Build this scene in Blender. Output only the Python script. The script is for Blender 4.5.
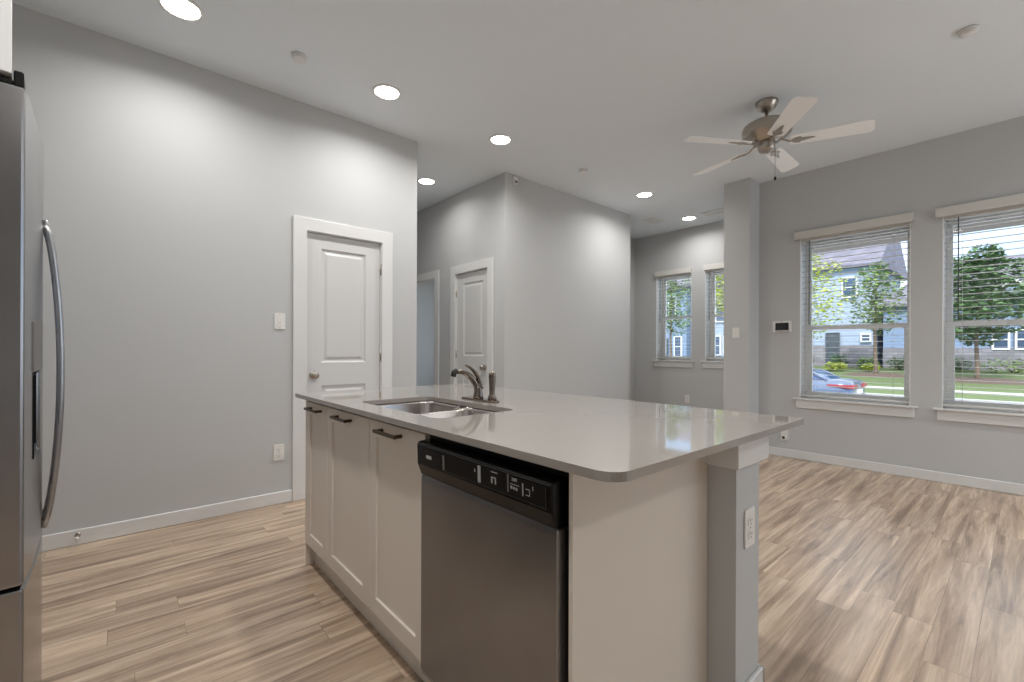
import bpy, bmesh, math, random
from mathutils import Vector, Matrix
random.seed(7)
sc = bpy.context.scene
for o in list(bpy.data.objects): bpy.data.objects.remove(o)
COL = sc.collection

# ------------------------------------------------------------------ camera
F_PX, YAW, ROLL, SHIFT, CAM_H = 451.0, 0.7181, 0.0038, 8.64, 1.15
cd = bpy.data.cameras.new('camera'); cam = bpy.data.objects.new('camera', cd); COL.objects.link(cam)
r0 = Vector((math.cos(YAW), -math.sin(YAW), 0)); u0 = Vector((0, 0, 1)); w0 = Vector((math.sin(YAW), math.cos(YAW), 0))
rr = r0*math.cos(ROLL) + u0*math.sin(ROLL); uu = -r0*math.sin(ROLL) + u0*math.cos(ROLL)
cam.matrix_world = Matrix(((rr.x, uu.x, -w0.x, 0), (rr.y, uu.y, -w0.y, 0), (rr.z, uu.z, -w0.z, CAM_H), (0, 0, 0, 1)))
cd.sensor_fit = 'HORIZONTAL'; cd.sensor_width = 36; cd.lens = F_PX*36/1024
cd.shift_y = SHIFT/1024
cd.clip_start = 0.02; cd.clip_end = 400
sc.camera = cam
sc.view_settings.view_transform = 'Standard'; sc.view_settings.look = 'None'
sc.view_settings.gamma = 1; sc.view_settings.use_curve_mapping = False
sc.view_settings.exposure = 0.66

# ------------------------------------------------------------------ world, sun, lamp powers
SKY = 1.75
SUN = 2.8
LAMP = 9.0          # watts per recessed light
wd = bpy.data.worlds.new('sky'); sc.world = wd; wd.use_nodes = True
nt = wd.node_tree; nt.nodes.clear()
wo = nt.nodes.new('ShaderNodeOutputWorld'); bg = nt.nodes.new('ShaderNodeBackground')
tc = nt.nodes.new('ShaderNodeTexCoord'); sep = nt.nodes.new('ShaderNodeSeparateXYZ')
ramp = nt.nodes.new('ShaderNodeValToRGB')
e_ = ramp.color_ramp.elements
e_[0].position = 0.0; e_[0].color = (0.40, 0.55, 0.74, 1); e_[1].position = 1.0; e_[1].color = (1.0, 1.04, 1.10, 1)
q_ = e_.new(0.22); q_.color = (0.32, 0.50, 0.74, 1); q_ = e_.new(0.36); q_.color = (0.95, 1.0, 1.06, 1)
noi = nt.nodes.new('ShaderNodeTexNoise'); noi.inputs['Scale'].default_value = 3.2; noi.inputs['Detail'].default_value = 6
mp = nt.nodes.new('ShaderNodeMapping'); mp.inputs['Scale'].default_value = (1, 1, 2.6)
cr = nt.nodes.new('ShaderNodeValToRGB'); cr.color_ramp.elements[0].position = 0.46; cr.color_ramp.elements[1].position = 0.68
mx = nt.nodes.new('ShaderNodeMix'); mx.data_type = 'RGBA'
nt.links.new(tc.outputs['Generated'], sep.inputs[0]); nt.links.new(sep.outputs['Z'], ramp.inputs[0])
nt.links.new(tc.outputs['Generated'], mp.inputs[0]); nt.links.new(mp.outputs[0], noi.inputs['Vector'])
nt.links.new(noi.outputs[0], cr.inputs[0]); nt.links.new(cr.outputs[0], mx.inputs[0])
nt.links.new(ramp.outputs[0], mx.inputs[6]); mx.inputs[7].default_value = (0.72, 0.76, 0.82, 1)
nt.links.new(mx.outputs[2], bg.inputs[0]); bg.inputs[1].default_value = SKY
nt.links.new(bg.outputs[0], wo.inputs[0])
sd = bpy.data.lights.new('sun', 'SUN'); sd.energy = SUN; sd.angle = math.radians(6); sd.color = (1, 0.96, 0.9)
sun = bpy.data.objects.new('sun', sd); COL.objects.link(sun)
sun.rotation_euler = Vector((0.72, 0.28, -0.80)).to_track_quat('-Z', 'Y').to_euler(); sun.location = (-5, -5, 12)

# ------------------------------------------------------------------ materials
def lin(c):
    c /= 255.0
    return c/12.92 if c <= 0.04045 else ((c+0.055)/1.055)**2.4
def C3(r, g, b): return (lin(r), lin(g), lin(b), 1)
def mat(name, rgb, rough=0.5, metal=0.0, spec=0.5, bump=0.0, bscale=200, vary=0.0, vscale=6, coat=0, emit=None, es=0):
    m = bpy.data.materials.new(name); m.use_nodes = True
    n = m.node_tree.nodes; l = m.node_tree.links; b = n['Principled BSDF']
    b.inputs['Base Color'].default_value = C3(*rgb); b.inputs['Roughness'].default_value = rough
    b.inputs['Metallic'].default_value = metal; b.inputs['Specular IOR Level'].default_value = spec
    b.inputs['Coat Weight'].default_value = coat
    t = n.new('ShaderNodeTexCoord')
    if bump:
        x = n.new('ShaderNodeTexNoise'); x.inputs['Scale'].default_value = bscale; x.inputs['Detail'].default_value = 3
        k = n.new('ShaderNodeBump'); k.inputs['Strength'].default_value = bump; k.inputs['Distance'].default_value = 0.002
        l.new(t.outputs['Object'], x.inputs['Vector']); l.new(x.outputs[0], k.inputs['Height']); l.new(k.outputs[0], b.inputs['Normal'])
    if vary:
        x = n.new('ShaderNodeTexNoise'); x.inputs['Scale'].default_value = vscale; x.inputs['Detail'].default_value = 5
        q = n.new('ShaderNodeMix'); q.data_type = 'RGBA'
        a = C3(*rgb)
        q.inputs[6].default_value = tuple(v*(1-vary) for v in a[:3])+(1,); q.inputs[7].default_value = tuple(min(1, v*(1+vary)) for v in a[:3])+(1,)
        l.new(t.outputs['Object'], x.inputs['Vector']); l.new(x.outputs[0], q.inputs[0]); l.new(q.outputs[2], b.inputs['Base Color'])
    if emit:
        b.inputs['Emission Color'].default_value = emit; b.inputs['Emission Strength'].default_value = es
    return m
def brushed(name, rgb, rough, axis, amt=0.25, strength=0.06):
    m = mat(name, rgb, rough, 1.0)
    n = m.node_tree.nodes; l = m.node_tree.links; b = n['Principled BSDF']
    t = n.new('ShaderNodeTexCoord'); p = n.new('ShaderNodeMapping')
    s = [260, 260, 260]; s[axis] = 3; p.inputs['Scale'].default_value = s
    x = n.new('ShaderNodeTexNoise'); x.inputs['Scale'].default_value = 1.0; x.inputs['Detail'].default_value = 4
    r = n.new('ShaderNodeMapRange'); r.inputs[3].default_value = rough*(1-amt); r.inputs[4].default_value = rough*(1+amt)
    k = n.new('ShaderNodeBump'); k.inputs['Strength'].default_value = strength; k.inputs['Distance'].default_value = 0.001
    c = n.new('ShaderNodeTexNoise'); c.inputs['Scale'].default_value = 5; c.inputs['Detail'].default_value = 3
    q = n.new('ShaderNodeMix'); q.data_type = 'RGBA'; a = C3(*rgb)
    q.inputs[6].default_value = tuple(v*0.82 for v in a[:3])+(1,); q.inputs[7].default_value = tuple(min(1, v*1.12) for v in a[:3])+(1,)
    l.new(t.outputs['Object'], p.inputs[0]); l.new(p.outputs[0], x.inputs['Vector']); l.new(x.outputs[0], r.inputs[0])
    l.new(r.outputs[0], b.inputs['Roughness']); l.new(x.outputs[0], k.inputs['Height']); l.new(k.outputs[0], b.inputs['Normal'])
    l.new(t.outputs['Object'], c.inputs['Vector']); l.new(c.outputs[0], q.inputs[0]); l.new(q.outputs[2], b.inputs['Base Color'])
    return m
def floor_mat():
    m = bpy.data.materials.new('oak_vinyl_planks'); m.use_nodes = True
    n = m.node_tree.nodes; l = m.node_tree.links; b = n['Principled BSDF']
    t = n.new('ShaderNodeTexCoord')
    br = n.new('ShaderNodeTexBrick'); br.offset = 0.0; br.squash = 1
    br.inputs['Scale'].default_value = 1; br.inputs['Brick Width'].default_value = 1.22; br.inputs['Row Height'].default_value = 0.13
    br.inputs['Mortar Size'].default_value = 0.0007; br.inputs['Mortar Smooth'].default_value = 0.2; br.inputs['Bias'].default_value = 0
    br.inputs['Color1'].default_value = (0, 0, 0, 1); br.inputs['Color2'].default_value = (1, 1, 1, 1); br.inputs['Mortar'].default_value = (0.4, 0.4, 0.4, 1)
    sx = n.new('ShaderNodeSeparateXYZ'); l.new(t.outputs['Object'], sx.inputs[0])
    dv = n.new('ShaderNodeMath'); dv.operation = 'DIVIDE'; dv.inputs[1].default_value = 0.13; l.new(sx.outputs['Y'], dv.inputs[0])
    fl = n.new('ShaderNodeMath'); fl.operation = 'FLOOR'; l.new(dv.outputs[0], fl.inputs[0])
    wn = n.new('ShaderNodeTexWhiteNoise'); wn.noise_dimensions = '1D'; l.new(fl.outputs[0], wn.inputs['W'])
    ma = n.new('ShaderNodeMath'); ma.operation = 'MULTIPLY_ADD'; ma.inputs[1].default_value = 1.22; l.new(wn.outputs['Value'], ma.inputs[0]); l.new(sx.outputs['X'], ma.inputs[2])
    cx = n.new('ShaderNodeCombineXYZ'); l.new(ma.outputs[0], cx.inputs[0]); l.new(sx.outputs['Y'], cx.inputs[1])
    l.new(cx.outputs[0], br.inputs['Vector'])
    off = n.new('ShaderNodeVectorMath'); off.operation = 'SCALE'; off.inputs['Scale'].default_value = 37.0
    l.new(br.outputs['Color'], off.inputs[0])
    ad = n.new('ShaderNodeVectorMath'); ad.operation = 'ADD'; l.new(t.outputs['Object'], ad.inputs[0]); l.new(off.outputs[0], ad.inputs[1])
    def stretched(sx, sy, detail, dist):
        p = n.new('ShaderNodeMapping'); p.inputs['Scale'].default_value = (sx, sy, 1); l.new(ad.outputs[0], p.inputs[0])
        x = n.new('ShaderNodeTexNoise'); x.inputs['Scale'].default_value = 1; x.inputs['Detail'].default_value = detail
        x.inputs['Distortion'].default_value = dist; x.inputs['Roughness'].default_value = 0.6
        l.new(p.outputs[0], x.inputs['Vector']); return x
    g1 = stretched(1.1, 17, 6, 0.8); g2 = stretched(6, 110, 3, 0.3); g3 = stretched(0.8, 5.0, 3, 0.4)
    r1 = n.new('ShaderNodeValToRGB'); e = r1.color_ramp.elements
    e[0].position = 0.30; e[0].color = C3(134, 112, 93); e[1].position = 0.72; e[1].color = C3(226, 204, 180)
    x = e.new(0.47); x.color = C3(184, 159, 135); x = e.new(0.60); x.color = C3(210, 187, 162)
    l.new(g1.outputs[0], r1.inputs[0])
    q = n.new('ShaderNodeMix'); q.data_type = 'RGBA'; q.blend_type = 'MULTIPLY'; q.inputs[0].default_value = 0.55
    r2 = n.new('ShaderNodeMapRange'); r2.inputs[1].default_value = 0.3; r2.inputs[2].default_value = 0.7; r2.inputs[3].default_value = 0.72; r2.inputs[4].default_value = 1.12
    l.new(g2.outputs[0], r2.inputs[0]); l.new(r1.outputs[0], q.inputs[6]); l.new(r2.outputs[0], q.inputs[7])
    q2 = n.new('ShaderNodeMix'); q2.data_type = 'RGBA'; q2.blend_type = 'MULTIPLY'; q2.inputs[0].default_value = 0.5
    r3 = n.new('ShaderNodeMapRange'); r3.inputs[1].default_value = 0.3; r3.inputs[2].default_value = 0.7; r3.inputs[3].default_value = 0.78; r3.inputs[4].default_value = 1.1
    l.new(g3.outputs[0], r3.inputs[0]); l.new(q.outputs[2], q2.inputs[6]); l.new(r3.outputs[0], q2.inputs[7])
    tone = n.new('ShaderNodeMapRange'); tone.inputs[3].default_value = 0.90; tone.inputs[4].default_value = 1.06; b.inputs['Specular IOR Level'].default_value = 1.0
    l.new(br.outputs['Color'], tone.inputs[0])
    q3 = n.new('ShaderNodeMix'); q3.data_type = 'RGBA'; q3.blend_type = 'MULTIPLY'; q3.inputs[0].default_value = 1
    l.new(q2.outputs[2], q3.inputs[6]); l.new(tone.outputs[0], q3.inputs[7])
    q4 = n.new('ShaderNodeMix'); q4.data_type = 'RGBA'; l.new(br.outputs['Fac'], q4.inputs[0])
    l.new(q3.outputs[2], q4.inputs[6]); q4.inputs[7].default_value = C3(120, 102, 86)
    l.new(q4.outputs[2], b.inputs['Base Color'])
    rg = n.new('ShaderNodeMapRange'); rg.inputs[3].default_value = 0.26; rg.inputs[4].default_value = 0.38
    l.new(g1.outputs[0], rg.inputs[0]); l.new(rg.outputs[0], b.inputs['Roughness'])
    bp = n.new('ShaderNodeBump'); bp.inputs['Strength'].default_value = 0.12; bp.inputs['Distance'].default_value = 0.002
    l.new(g2.outputs[0], bp.inputs['Height']); l.new(bp.outputs[0], b.inputs['Normal'])
    return m
def lap_mat(name, rgb, pitch=0.2, brick=False):
    m = mat(name, rgb, 0.8)
    n = m.node_tree.nodes; l = m.node_tree.links; b = n['Principled BSDF']; t = n.new('ShaderNodeTexCoord')
    br = n.new('ShaderNodeTexBrick'); p = n.new('ShaderNodeMapping'); p.inputs['Rotation'].default_value = (math.radians(90), 0, math.radians(90)) 
    sp = n.new('ShaderNodeSeparateXYZ'); cb = n.new('ShaderNodeCombineXYZ'); ax = n.new('ShaderNodeMath'); ax.operation = 'ADD'
    l.new(t.outputs['Object'], sp.inputs[0]); l.new(sp.outputs['X'], ax.inputs[0]); l.new(sp.outputs['Y'], ax.inputs[1])
    l.new(ax.outputs[0], cb.inputs[0]); l.new(sp.outputs['Z'], cb.inputs[1]); l.new(cb.outputs[0], br.inputs['Vector'])
    br.inputs['Scale'].default_value = 1; br.inputs['Row Height'].default_value = pitch
    br.inputs['Brick Width'].default_value = pitch*2.4 if brick else 6.0
    br.inputs['Mortar Size'].default_value = 0.012; a = C3(*rgb)
    v = 0.2 if brick else 0.03
    br.inputs['Color1'].default_value = tuple(x*(1-v) for x in a[:3])+(1,); br.inputs['Color2'].default_value = tuple(min(1, x*(1+v)) for x in a[:3])+(1,)
    br.inputs['Mortar'].default_value = tuple(x*0.7 for x in a[:3])+(1,)
    l.new(br.outputs['Color'], b.inputs['Base Color']); return m
def glass_mat(name, tint=(0.96, 0.98, 1.0), refl=0.06):
    m = bpy.data.materials.new(name); m.use_nodes = True; n = m.node_tree.nodes; l = m.node_tree.links
    n.remove(n['Principled BSDF']); tr = n.new('ShaderNodeBsdfTransparent'); tr.inputs[0].default_value = (*tint, 1)
    gl = n.new('ShaderNodeBsdfGlossy'); gl.inputs['Roughness'].default_value = 0.02
    lw = n.new('ShaderNodeFresnel'); lw.inputs[0].default_value = 1.42
    mxs = n.new('ShaderNodeMixShader'); l.new(lw.outputs[0], mxs.inputs[0]); l.new(tr.outputs[0], mxs.inputs[1]); l.new(gl.outputs[0], mxs.inputs[2])
    l.new(mxs.outputs[0], n['Material Output'].inputs[0]); return m

M = dict(
 wall=mat('wall_paint', (199, 200, 200), 0.75, spec=0.25, bump=0.08, bscale=260),
 ceil=mat('ceiling_paint', (230, 236, 241), 0.85, spec=0.2, bump=0.1, bscale=220),
 trim=mat('white_trim_paint', (224, 224, 223), 0.35, bump=0.02, bscale=90),
 door=mat('white_door_paint', (214, 214, 213), 0.38, bump=0.03, bscale=120),
 cab=mat('cabinet_paint', (226, 217, 206), 0.42, bump=0.02, bscale=140),
 counter=mat('cream_quartz', (156, 150, 143), 0.045, spec=0.75, vary=0.03, vscale=60),
 floor=floor_mat(),
 steel=brushed('brushed_steel', (176, 170, 167), 0.33, 1),
 steelv=brushed('brushed_steel_vertical', (146, 146, 148), 0.30, 2, amt=0.1, strength=0.01),
 fridge=brushed('fridge_steel', (158, 157, 158), 0.24, 2, amt=0.12, strength=0.004),
 hsteel=brushed('handle_steel', (186, 186, 188), 0.28, 2, amt=0.1, strength=0.01),
 sink=brushed('sink_steel', (196, 190, 186), 0.24, 0),
 nickel=mat('brushed_nickel', (176, 168, 158), 0.28, 1.0, vary=0.05, vscale=40),
 faucet=mat('faucet_nickel', (132, 122, 113), 0.24, 1.0, vary=0.05, vscale=40),
 bronze=mat('dark_bronze', (96, 80, 68), 0.36, 0.9, vary=0.06, vscale=60),
 black=mat('black_plastic', (9, 8, 9), 0.25, spec=0.22, bump=0.01),
 blackm=mat('matte_black_plastic', (11, 10, 10), 0.5, spec=0.2, bump=0.03),
 dgrey=mat('dark_grey_plastic', (54, 52, 50), 0.5, bump=0.03),
 lgrey=mat('light_grey_print', (168, 168, 168), 0.5, vary=0.03),
 plastic=mat('white_plastic', (234, 232, 228), 0.32, bump=0.01),
 slot=mat('slot_grey', (112, 110, 108), 0.6, vary=0.05),
 slotd=mat('slot_dark', (45, 44, 43), 0.6, vary=0.05),
 screen=mat('dark_screen', (30, 29, 29), 0.12, vary=0.1),
 blind=mat('blind_vinyl', (214, 212, 206), 0.45, bump=0.02, bscale=60),
 cord=mat('cord_grey', (70, 74, 70), 0.6, vary=0.05),
 vinyl=mat('window_vinyl', (246, 247, 246), 0.35, bump=0.01),
 glass=glass_mat('window_glass'),
 fanw=mat('fan_blade_white', (250, 251, 251), 0.4, bump=0.01),
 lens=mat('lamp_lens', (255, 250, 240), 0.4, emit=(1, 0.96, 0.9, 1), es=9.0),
 grass=mat('lawn_grass', (92, 107, 64), 0.95, bump=1.0, bscale=30, vary=0.28, vscale=3.0),
 mulch=mat('bark_mulch', (96, 80, 72), 0.95, bump=0.8, bscale=25, vary=0.3, vscale=14),
 asphalt=mat('pale_asphalt', (132, 138, 156), 0.9, bump=0.3, bscale=60, vary=0.07, vscale=5),
 concrete=mat('concrete', (232, 231, 228), 0.9, bump=0.2, bscale=60, vary=0.05, vscale=6),  # kept extra pale so the unseen slabs bounce more light indoors
 walk=mat('sidewalk_concrete', (176, 176, 174), 0.9, bump=0.2, bscale=60, vary=0.05, vscale=6),
 siding=lap_mat('pale_blue_siding', (160, 174, 194), 0.2),
 sidingb=lap_mat('blue_siding', (130, 150, 178), 0.2),
 stone=lap_mat('grey_stone_veneer', (132, 129, 134), 0.22, True),
 shingle=lap_mat('lavender_grey_shingles', (112, 110, 122), 0.25, True),
 dkdoor=mat('slate_door_paint', (72, 80, 88), 0.5, vary=0.06),
 soffit=mat('taupe_soffit', (116, 110, 102), 0.8, bump=0.1),
 hglass=mat('house_window_glass', (66, 84, 108), 0.08, spec=0.8, vary=0.1, vscale=1),
 bark=mat('tree_bark', (112, 96, 82), 0.9, bump=0.8, bscale=20, vary=0.2, vscale=8),
 leafd=mat('dark_green_leaves', (84, 112, 66), 0.7, vary=0.35, vscale=2.2),
 leafm=mat('mid_green_leaves', (118, 142, 74), 0.7, vary=0.32, vscale=2.2),
 leafy=mat('yellow_green_leaves', (176, 186, 72), 0.7, vary=0.3, vscale=2.2),
 car=mat('blue_grey_car_paint', (98, 112, 136), 0.22, 0.35, vary=0.02, coat=0.6),
 carglass=mat('car_glass', (58, 82, 120), 0.06, spec=0.9, vary=0.05),
 tyre=mat('tyre_rubber', (28, 28, 30), 0.8, bump=0.2),
 red=mat('red_tail_lamp', (150, 52, 56), 0.25, vary=0.05),
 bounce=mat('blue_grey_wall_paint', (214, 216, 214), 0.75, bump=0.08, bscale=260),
)

# ------------------------------------------------------------------ helpers
ORG = {}
def B(): return bmesh.new()
def box(bm, x0, x1, y0, y1, z0, z1, bev=0, seg=2):
    t = bmesh.new(); bmesh.ops.create_cube(t, size=1)
    for v in t.verts:
        v.co = Vector(((x0+x1)/2+v.co.x*(x1-x0), (y0+y1)/2+v.co.y*(y1-y0), (z0+z1)/2+v.co.z*(z1-z0)))
    if bev: bmesh.ops.bevel(t, geom=list(t.edges), offset=bev, segments=seg, profile=0.5, affect='EDGES', clamp_overlap=True)
    merge(bm, t); return bm
def merge(bm, t, mtx=None):
    mp_ = {}
    for v in t.verts: mp_[v] = bm.verts.new(mtx @ v.co if mtx else v.co)
    for f in t.faces:
        try: nf = bm.faces.new([mp_[v] for v in f.verts]); nf.smooth = f.smooth
        except ValueError: pass
    t.free()
def lathe(bm, prof, c, axis='z', seg=24):
    c = Vector(c); ax = {'x': (Vector((0, 1, 0)), Vector((0, 0, 1)), Vector((1, 0, 0))), 'y': (Vector((0, 0, 1)), Vector((1, 0, 0)), Vector((0, 1, 0))),
          'z': (Vector((1, 0, 0)), Vector((0, 1, 0)), Vector((0, 0, 1)))}[axis]
    rings = []
    for r, h in prof:
        r = max(r, 1e-5)
        rings.append([bm.verts.new(c+ax[2]*h+(ax[0]*math.cos(2*math.pi*k/seg)+ax[1]*math.sin(2*math.pi*k/seg))*r) for k in range(seg)])
    for a, b in zip(rings, rings[1:]):
        for k in range(seg):
            f = bm.faces.new((a[k], a[(k+1) % seg], b[(k+1) % seg], b[k])); f.smooth = True
    bm.faces.new(rings[0][::-1]); bm.faces.new(rings[-1])
    return bm
def tube(bm, pts, rad, seg=10, flat=1.0, side=None):
    pts = [Vector(p) for p in pts]
    if not isinstance(rad, (list, tuple)): rad = [rad]*len(pts)
    rings = []; prev = None
    for i, p in enumerate(pts):
        t = (pts[min(i+1, len(pts)-1)]-pts[max(i-1, 0)]).normalized()
        a = side.copy() if side else (prev or (Vector((0, 0, 1)) if abs(t.z) < 0.9 else Vector((1, 0, 0))))
        a = (a-t*a.dot(t)).normalized(); prev = a; b = t.cross(a)
        rings.append([bm.verts.new(p+(a*math.cos(2*math.pi*k/seg)*flat+b*math.sin(2*math.pi*k/seg))*rad[i]) for k in range(seg)])
    for a, b in zip(rings, rings[1:]):
        for k in range(seg):
            f = bm.faces.new((a[k], a[(k+1) % seg], b[(k+1) % seg], b[k])); f.smooth = True
    bm.faces.new(rings[0][::-1]); bm.faces.new(rings[-1]); return bm
def prism(bm, poly, d, mapf):
    """polygon (u,v) extruded between n=d[0] and n=d[1]; mapf(u,v,n)->xyz"""
    a = [bm.verts.new(mapf(u, v, d[0])) for u, v in poly]; b = [bm.verts.new(mapf(u, v, d[1])) for u, v in poly]
    bm.faces.new(a[::-1]); bm.faces.new(b)
    for i in range(len(poly)): bm.faces.new((a[i], a[(i+1) % len(a)], b[(i+1) % len(a)], b[i]))
    return bm
def rrect(u0, u1, v0, v1, r, n=6):
    out = []
    rs = r if isinstance(r, (list, tuple)) else [r]*4
    for (cx, cy, a0, q) in ((u1-rs[0], v0+rs[0], -90, rs[0]), (u1-rs[1], v1-rs[1], 0, rs[1]), (u0+rs[2], v1-rs[2], 90, rs[2]), (u0+rs[3], v0+rs[3], 180, rs[3])):
        for k in range(n+1):
            a = math.radians(a0+90*k/n); out.append((cx+q*math.cos(a), cy+q*math.sin(a)))
    return out
def panelled(bm, mapf, u0, u1, v0, v1, th, panels, prof, ucuts=(), bow=lambda u: 0):
    us = sorted(set([u0, u1]+[p[0] for p in panels]+[p[1] for p in panels]+list(ucuts))); vs = sorted(set([v0, v1]+[p[2] for p in panels]+[p[3] for p in panels]))
    V = {}
    def vt(u, v, n):
        k = (round(u, 5), round(v, 5), round(n, 5))
        if k not in V: V[k] = bm.verts.new(mapf(u, v, n+bow(u)))
        return V[k]
    def q(*p):
        try: bm.faces.new([vt(*x) for x in p])
        except ValueError: pass
    for i in range(len(us)-1):
        for j in range(len(vs)-1):
            a, b, c, d = us[i], us[i+1], vs[j], vs[j+1]
            if not any(p[0]-1e-6 <= a and b <= p[1]+1e-6 and p[2]-1e-6 <= c and d <= p[3]+1e-6 for p in panels):
                q((a, c, 0), (b, c, 0), (b, d, 0), (a, d, 0))
            q((a, c, -th), (a, d, -th), (b, d, -th), (b, c, -th))
        q((us[i], v0, 0), (us[i], v0, -th), (us[i+1], v0, -th), (us[i+1], v0, 0)); q((us[i], v1, 0), (us[i+1], v1, 0), (us[i+1], v1, -th), (us[i], v1, -th))
    for j in range(len(vs)-1):
        for u in (u0, u1): q((u, vs[j], 0), (u, vs[j+1], 0), (u, vs[j+1], -th), (u, vs[j], -th))
    for a, b, c, d in panels:
        seq = [(0, 0)]+list(prof)
        for (i0, d0), (i1, d1) in zip(seq, seq[1:]):
            o = [(a+i0, c+i0, d0), (b-i0, c+i0, d0), (b-i0, d-i0, d0), (a+i0, d-i0, d0)]; n_ = [(a+i1, c+i1, d1), (b-i1, c+i1, d1), (b-i1, d-i1, d1), (a+i1, d-i1, d1)]
            for k in range(4): q(o[k], o[(k+1) % 4], n_[(k+1) % 4], n_[k])
        i1, d1 = seq[-1]; q((a+i1, c+i1, d1), (b-i1, c+i1, d1), (b-i1, d-i1, d1), (a+i1, d-i1, d1))
    return bm
def fin(name, bm, m, org=(0, 0, 0), bev=0, smooth=False, recalc=True, local=False):
    org = Vector(org)
    if recalc: bmesh.ops.recalc_face_normals(bm, faces=bm.faces)
    if not local:
        for v in bm.verts: v.co -= org
    if smooth:
        for f in bm.faces: f.smooth = True
    me = bpy.data.meshes.new(name); bm.to_mesh(me); bm.free(); me.materials.append(M[m] if isinstance(m, str) else m)
    o = bpy.data.objects.new(name, me); COL.objects.link(o)
    if bev:
        md = o.modifiers.new('bevel', 'BEVEL'); md.width = bev; md.segments = 2; md.limit_method = 'ANGLE'; md.angle_limit = math.radians(40)
    return o
def tag(o, label, cat, group=None):
    o['label'] = label; o['category'] = cat
    if group: o['group'] = group
    return o
def thing(name, loc, label, cat, group=None, rz=0):
    o = bpy.data.objects.new(name, None); o.empty_display_size = 0.1; COL.objects.link(o); o.location = loc; o.rotation_euler = (0, 0, rz)
    ORG[o.name] = Vector(loc); return tag(o, label, cat, group)
def part(name, bm, m, parent, label=None, **k):
    o = fin(name, bm, m, org=ORG[parent.name], **k); o.parent = parent; ORG[o.name] = ORG[parent.name]
    if label: o['label'] = label
    return o
def solo(name, bm, m, label, cat, group=None, **k):
    xs = [v.co for v in bm.verts]
    org = Vector(((min(v.x for v in xs)+max(v.x for v in xs))/2, (min(v.y for v in xs)+max(v.y for v in xs))/2, min(v.z for v in xs)))
    o = fin(name, bm, m, org=org, **k); o.location = org; ORG[o.name] = org; return tag(o, label, cat, group)
def struct(name, bm, m, label=None, cat=None, parent=None, **k):
    o = fin(name, bm, m, org=ORG[parent.name] if parent else (0, 0, 0), **k)
    if parent: o.parent = parent; ORG[o.name] = ORG[parent.name]
    else:
        o['kind'] = 'structure'; ORG[o.name] = Vector((0, 0, 0))
        if label: tag(o, label, cat)
    return o

# ------------------------------------------------------------------ room shell
H = 3.036; YP = 3.66; XW = 5.4475; XF = 6.61; XH = 3.09
bm = B(); box(bm, -1.3, 6.75, -3.15, 8.3, -0.12, 0); struct('floor', bm, 'floor', 'light oak plank floor running through kitchen and living room', 'floor')
bm = B(); box(bm, -1.3, 6.75, -3.15, 8.3, H, H+0.14); struct('ceiling', bm, 'ceil', 'flat pale grey ceiling with recessed lights', 'ceiling')
def wall_y(bm, y0, y1, x0, x1, holes):
    """wall in the XZ plane, holes = (x0,x1,z0,z1)"""
    cuts = sorted(holes); x = x0
    for a, b, c, d in cuts:
        if a > x: box(bm, x, a, y0, y1, 0, H)
        if c > 0: box(bm, a, b, y0, y1, 0, c)
        box(bm, a, b, y0, y1, d, H); x = b
    if x < x1: box(bm, x, x1, y0, y1, 0, H)
def wall_x(bm, x0, x1, y0, y1, holes):
    y = y0
    for a, b, c, d in sorted(holes):
        if a > y: box(bm, x0, x1, y, a, 0, H)
        if c > 0: box(bm, x0, x1, a, b, 0, c)
        box(bm, x0, x1, a, b, d, H); y = b
    if y < y1: box(bm, x0, x1, y, y1, 0, H)
D1 = (1.085, 1.709)            # pantry door opening in X
bm = B(); wall_y(bm, YP, YP+0.12, -1.2, 2.045, [(D1[0], D1[1], 0, 2.066)]); box(bm, 1.925, 2.045, YP+0.12, 6.4, 0, H); struct('wall_pantry', bm, 'wall', 'light grey wall holding the pantry door left of the island', 'wall')
bm = B(); wall_x(bm, -1.2, -1.06, -3.0, YP, []); struct('wall_left', bm, 'wall', 'grey wall behind the refrigerator', 'wall')
bm = B(); wall_y(bm, -3.14, -3.0, -1.2, 5.6, [(3.5, 5.3, 0.1, 2.9)]); struct('wall_back', bm, 'wall', 'grey wall behind the camera', 'wall')
DA = (5.04, 5.80); DB = (3.937, 4.582)
bm = B(); wall_x(bm, XH, XH+0.12, YP+0.12, 6.3, [(DA[0], DA[1], 0, 2.072), (DB[0], DB[1], 0, 2.066)])
wall_y(bm, YP, YP+0.12, XH, 5.385, []); wall_x(bm, 5.265, 5.385, YP+0.12, 8.2, [(5.2, 7.7, 0.6, 2.4)]); struct('wall_centre', bm, 'wall', 'light grey block of wall in the middle between hallway and far room', 'wall')
bm = B(); wall_y(bm, 6.3, 6.4, 2.045, XH+0.12, []); struct('wall_hall', bm, 'wall', 'grey wall closing the hallway', 'wall')
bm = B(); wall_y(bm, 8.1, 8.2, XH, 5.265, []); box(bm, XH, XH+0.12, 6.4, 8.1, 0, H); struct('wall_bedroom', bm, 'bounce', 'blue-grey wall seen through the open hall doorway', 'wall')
bm = B(); wall_y(bm, 4.4, 4.52, 5.385, 6.75, []); struct('wall_entry', bm, 'wall', 'grey side wall of the far room', 'wall')
FW = [(2.585, 3.178), (3.392, 3.992)]; FZ = (0.985, 2.36)
bm = B(); wall_x(bm, XF, XF+0.26, 2.27, 4.4, [(a, b, *FZ) for a, b in FW]); struct('wall_far', bm, 'wall', 'grey wall with two narrow windows in the far room', 'wall')
bm = B(); box(bm, 5.178, 6.75, 2.0, 2.276, 0, H); struct('wall_column', bm, 'wall', 'square grey wall end standing left of the living room windows', 'wall')
WW = [(-1.483, -0.595), (-0.387, 0.497), (0.708, 1.594)]; WZ = (0.645, 2.345)
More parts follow.
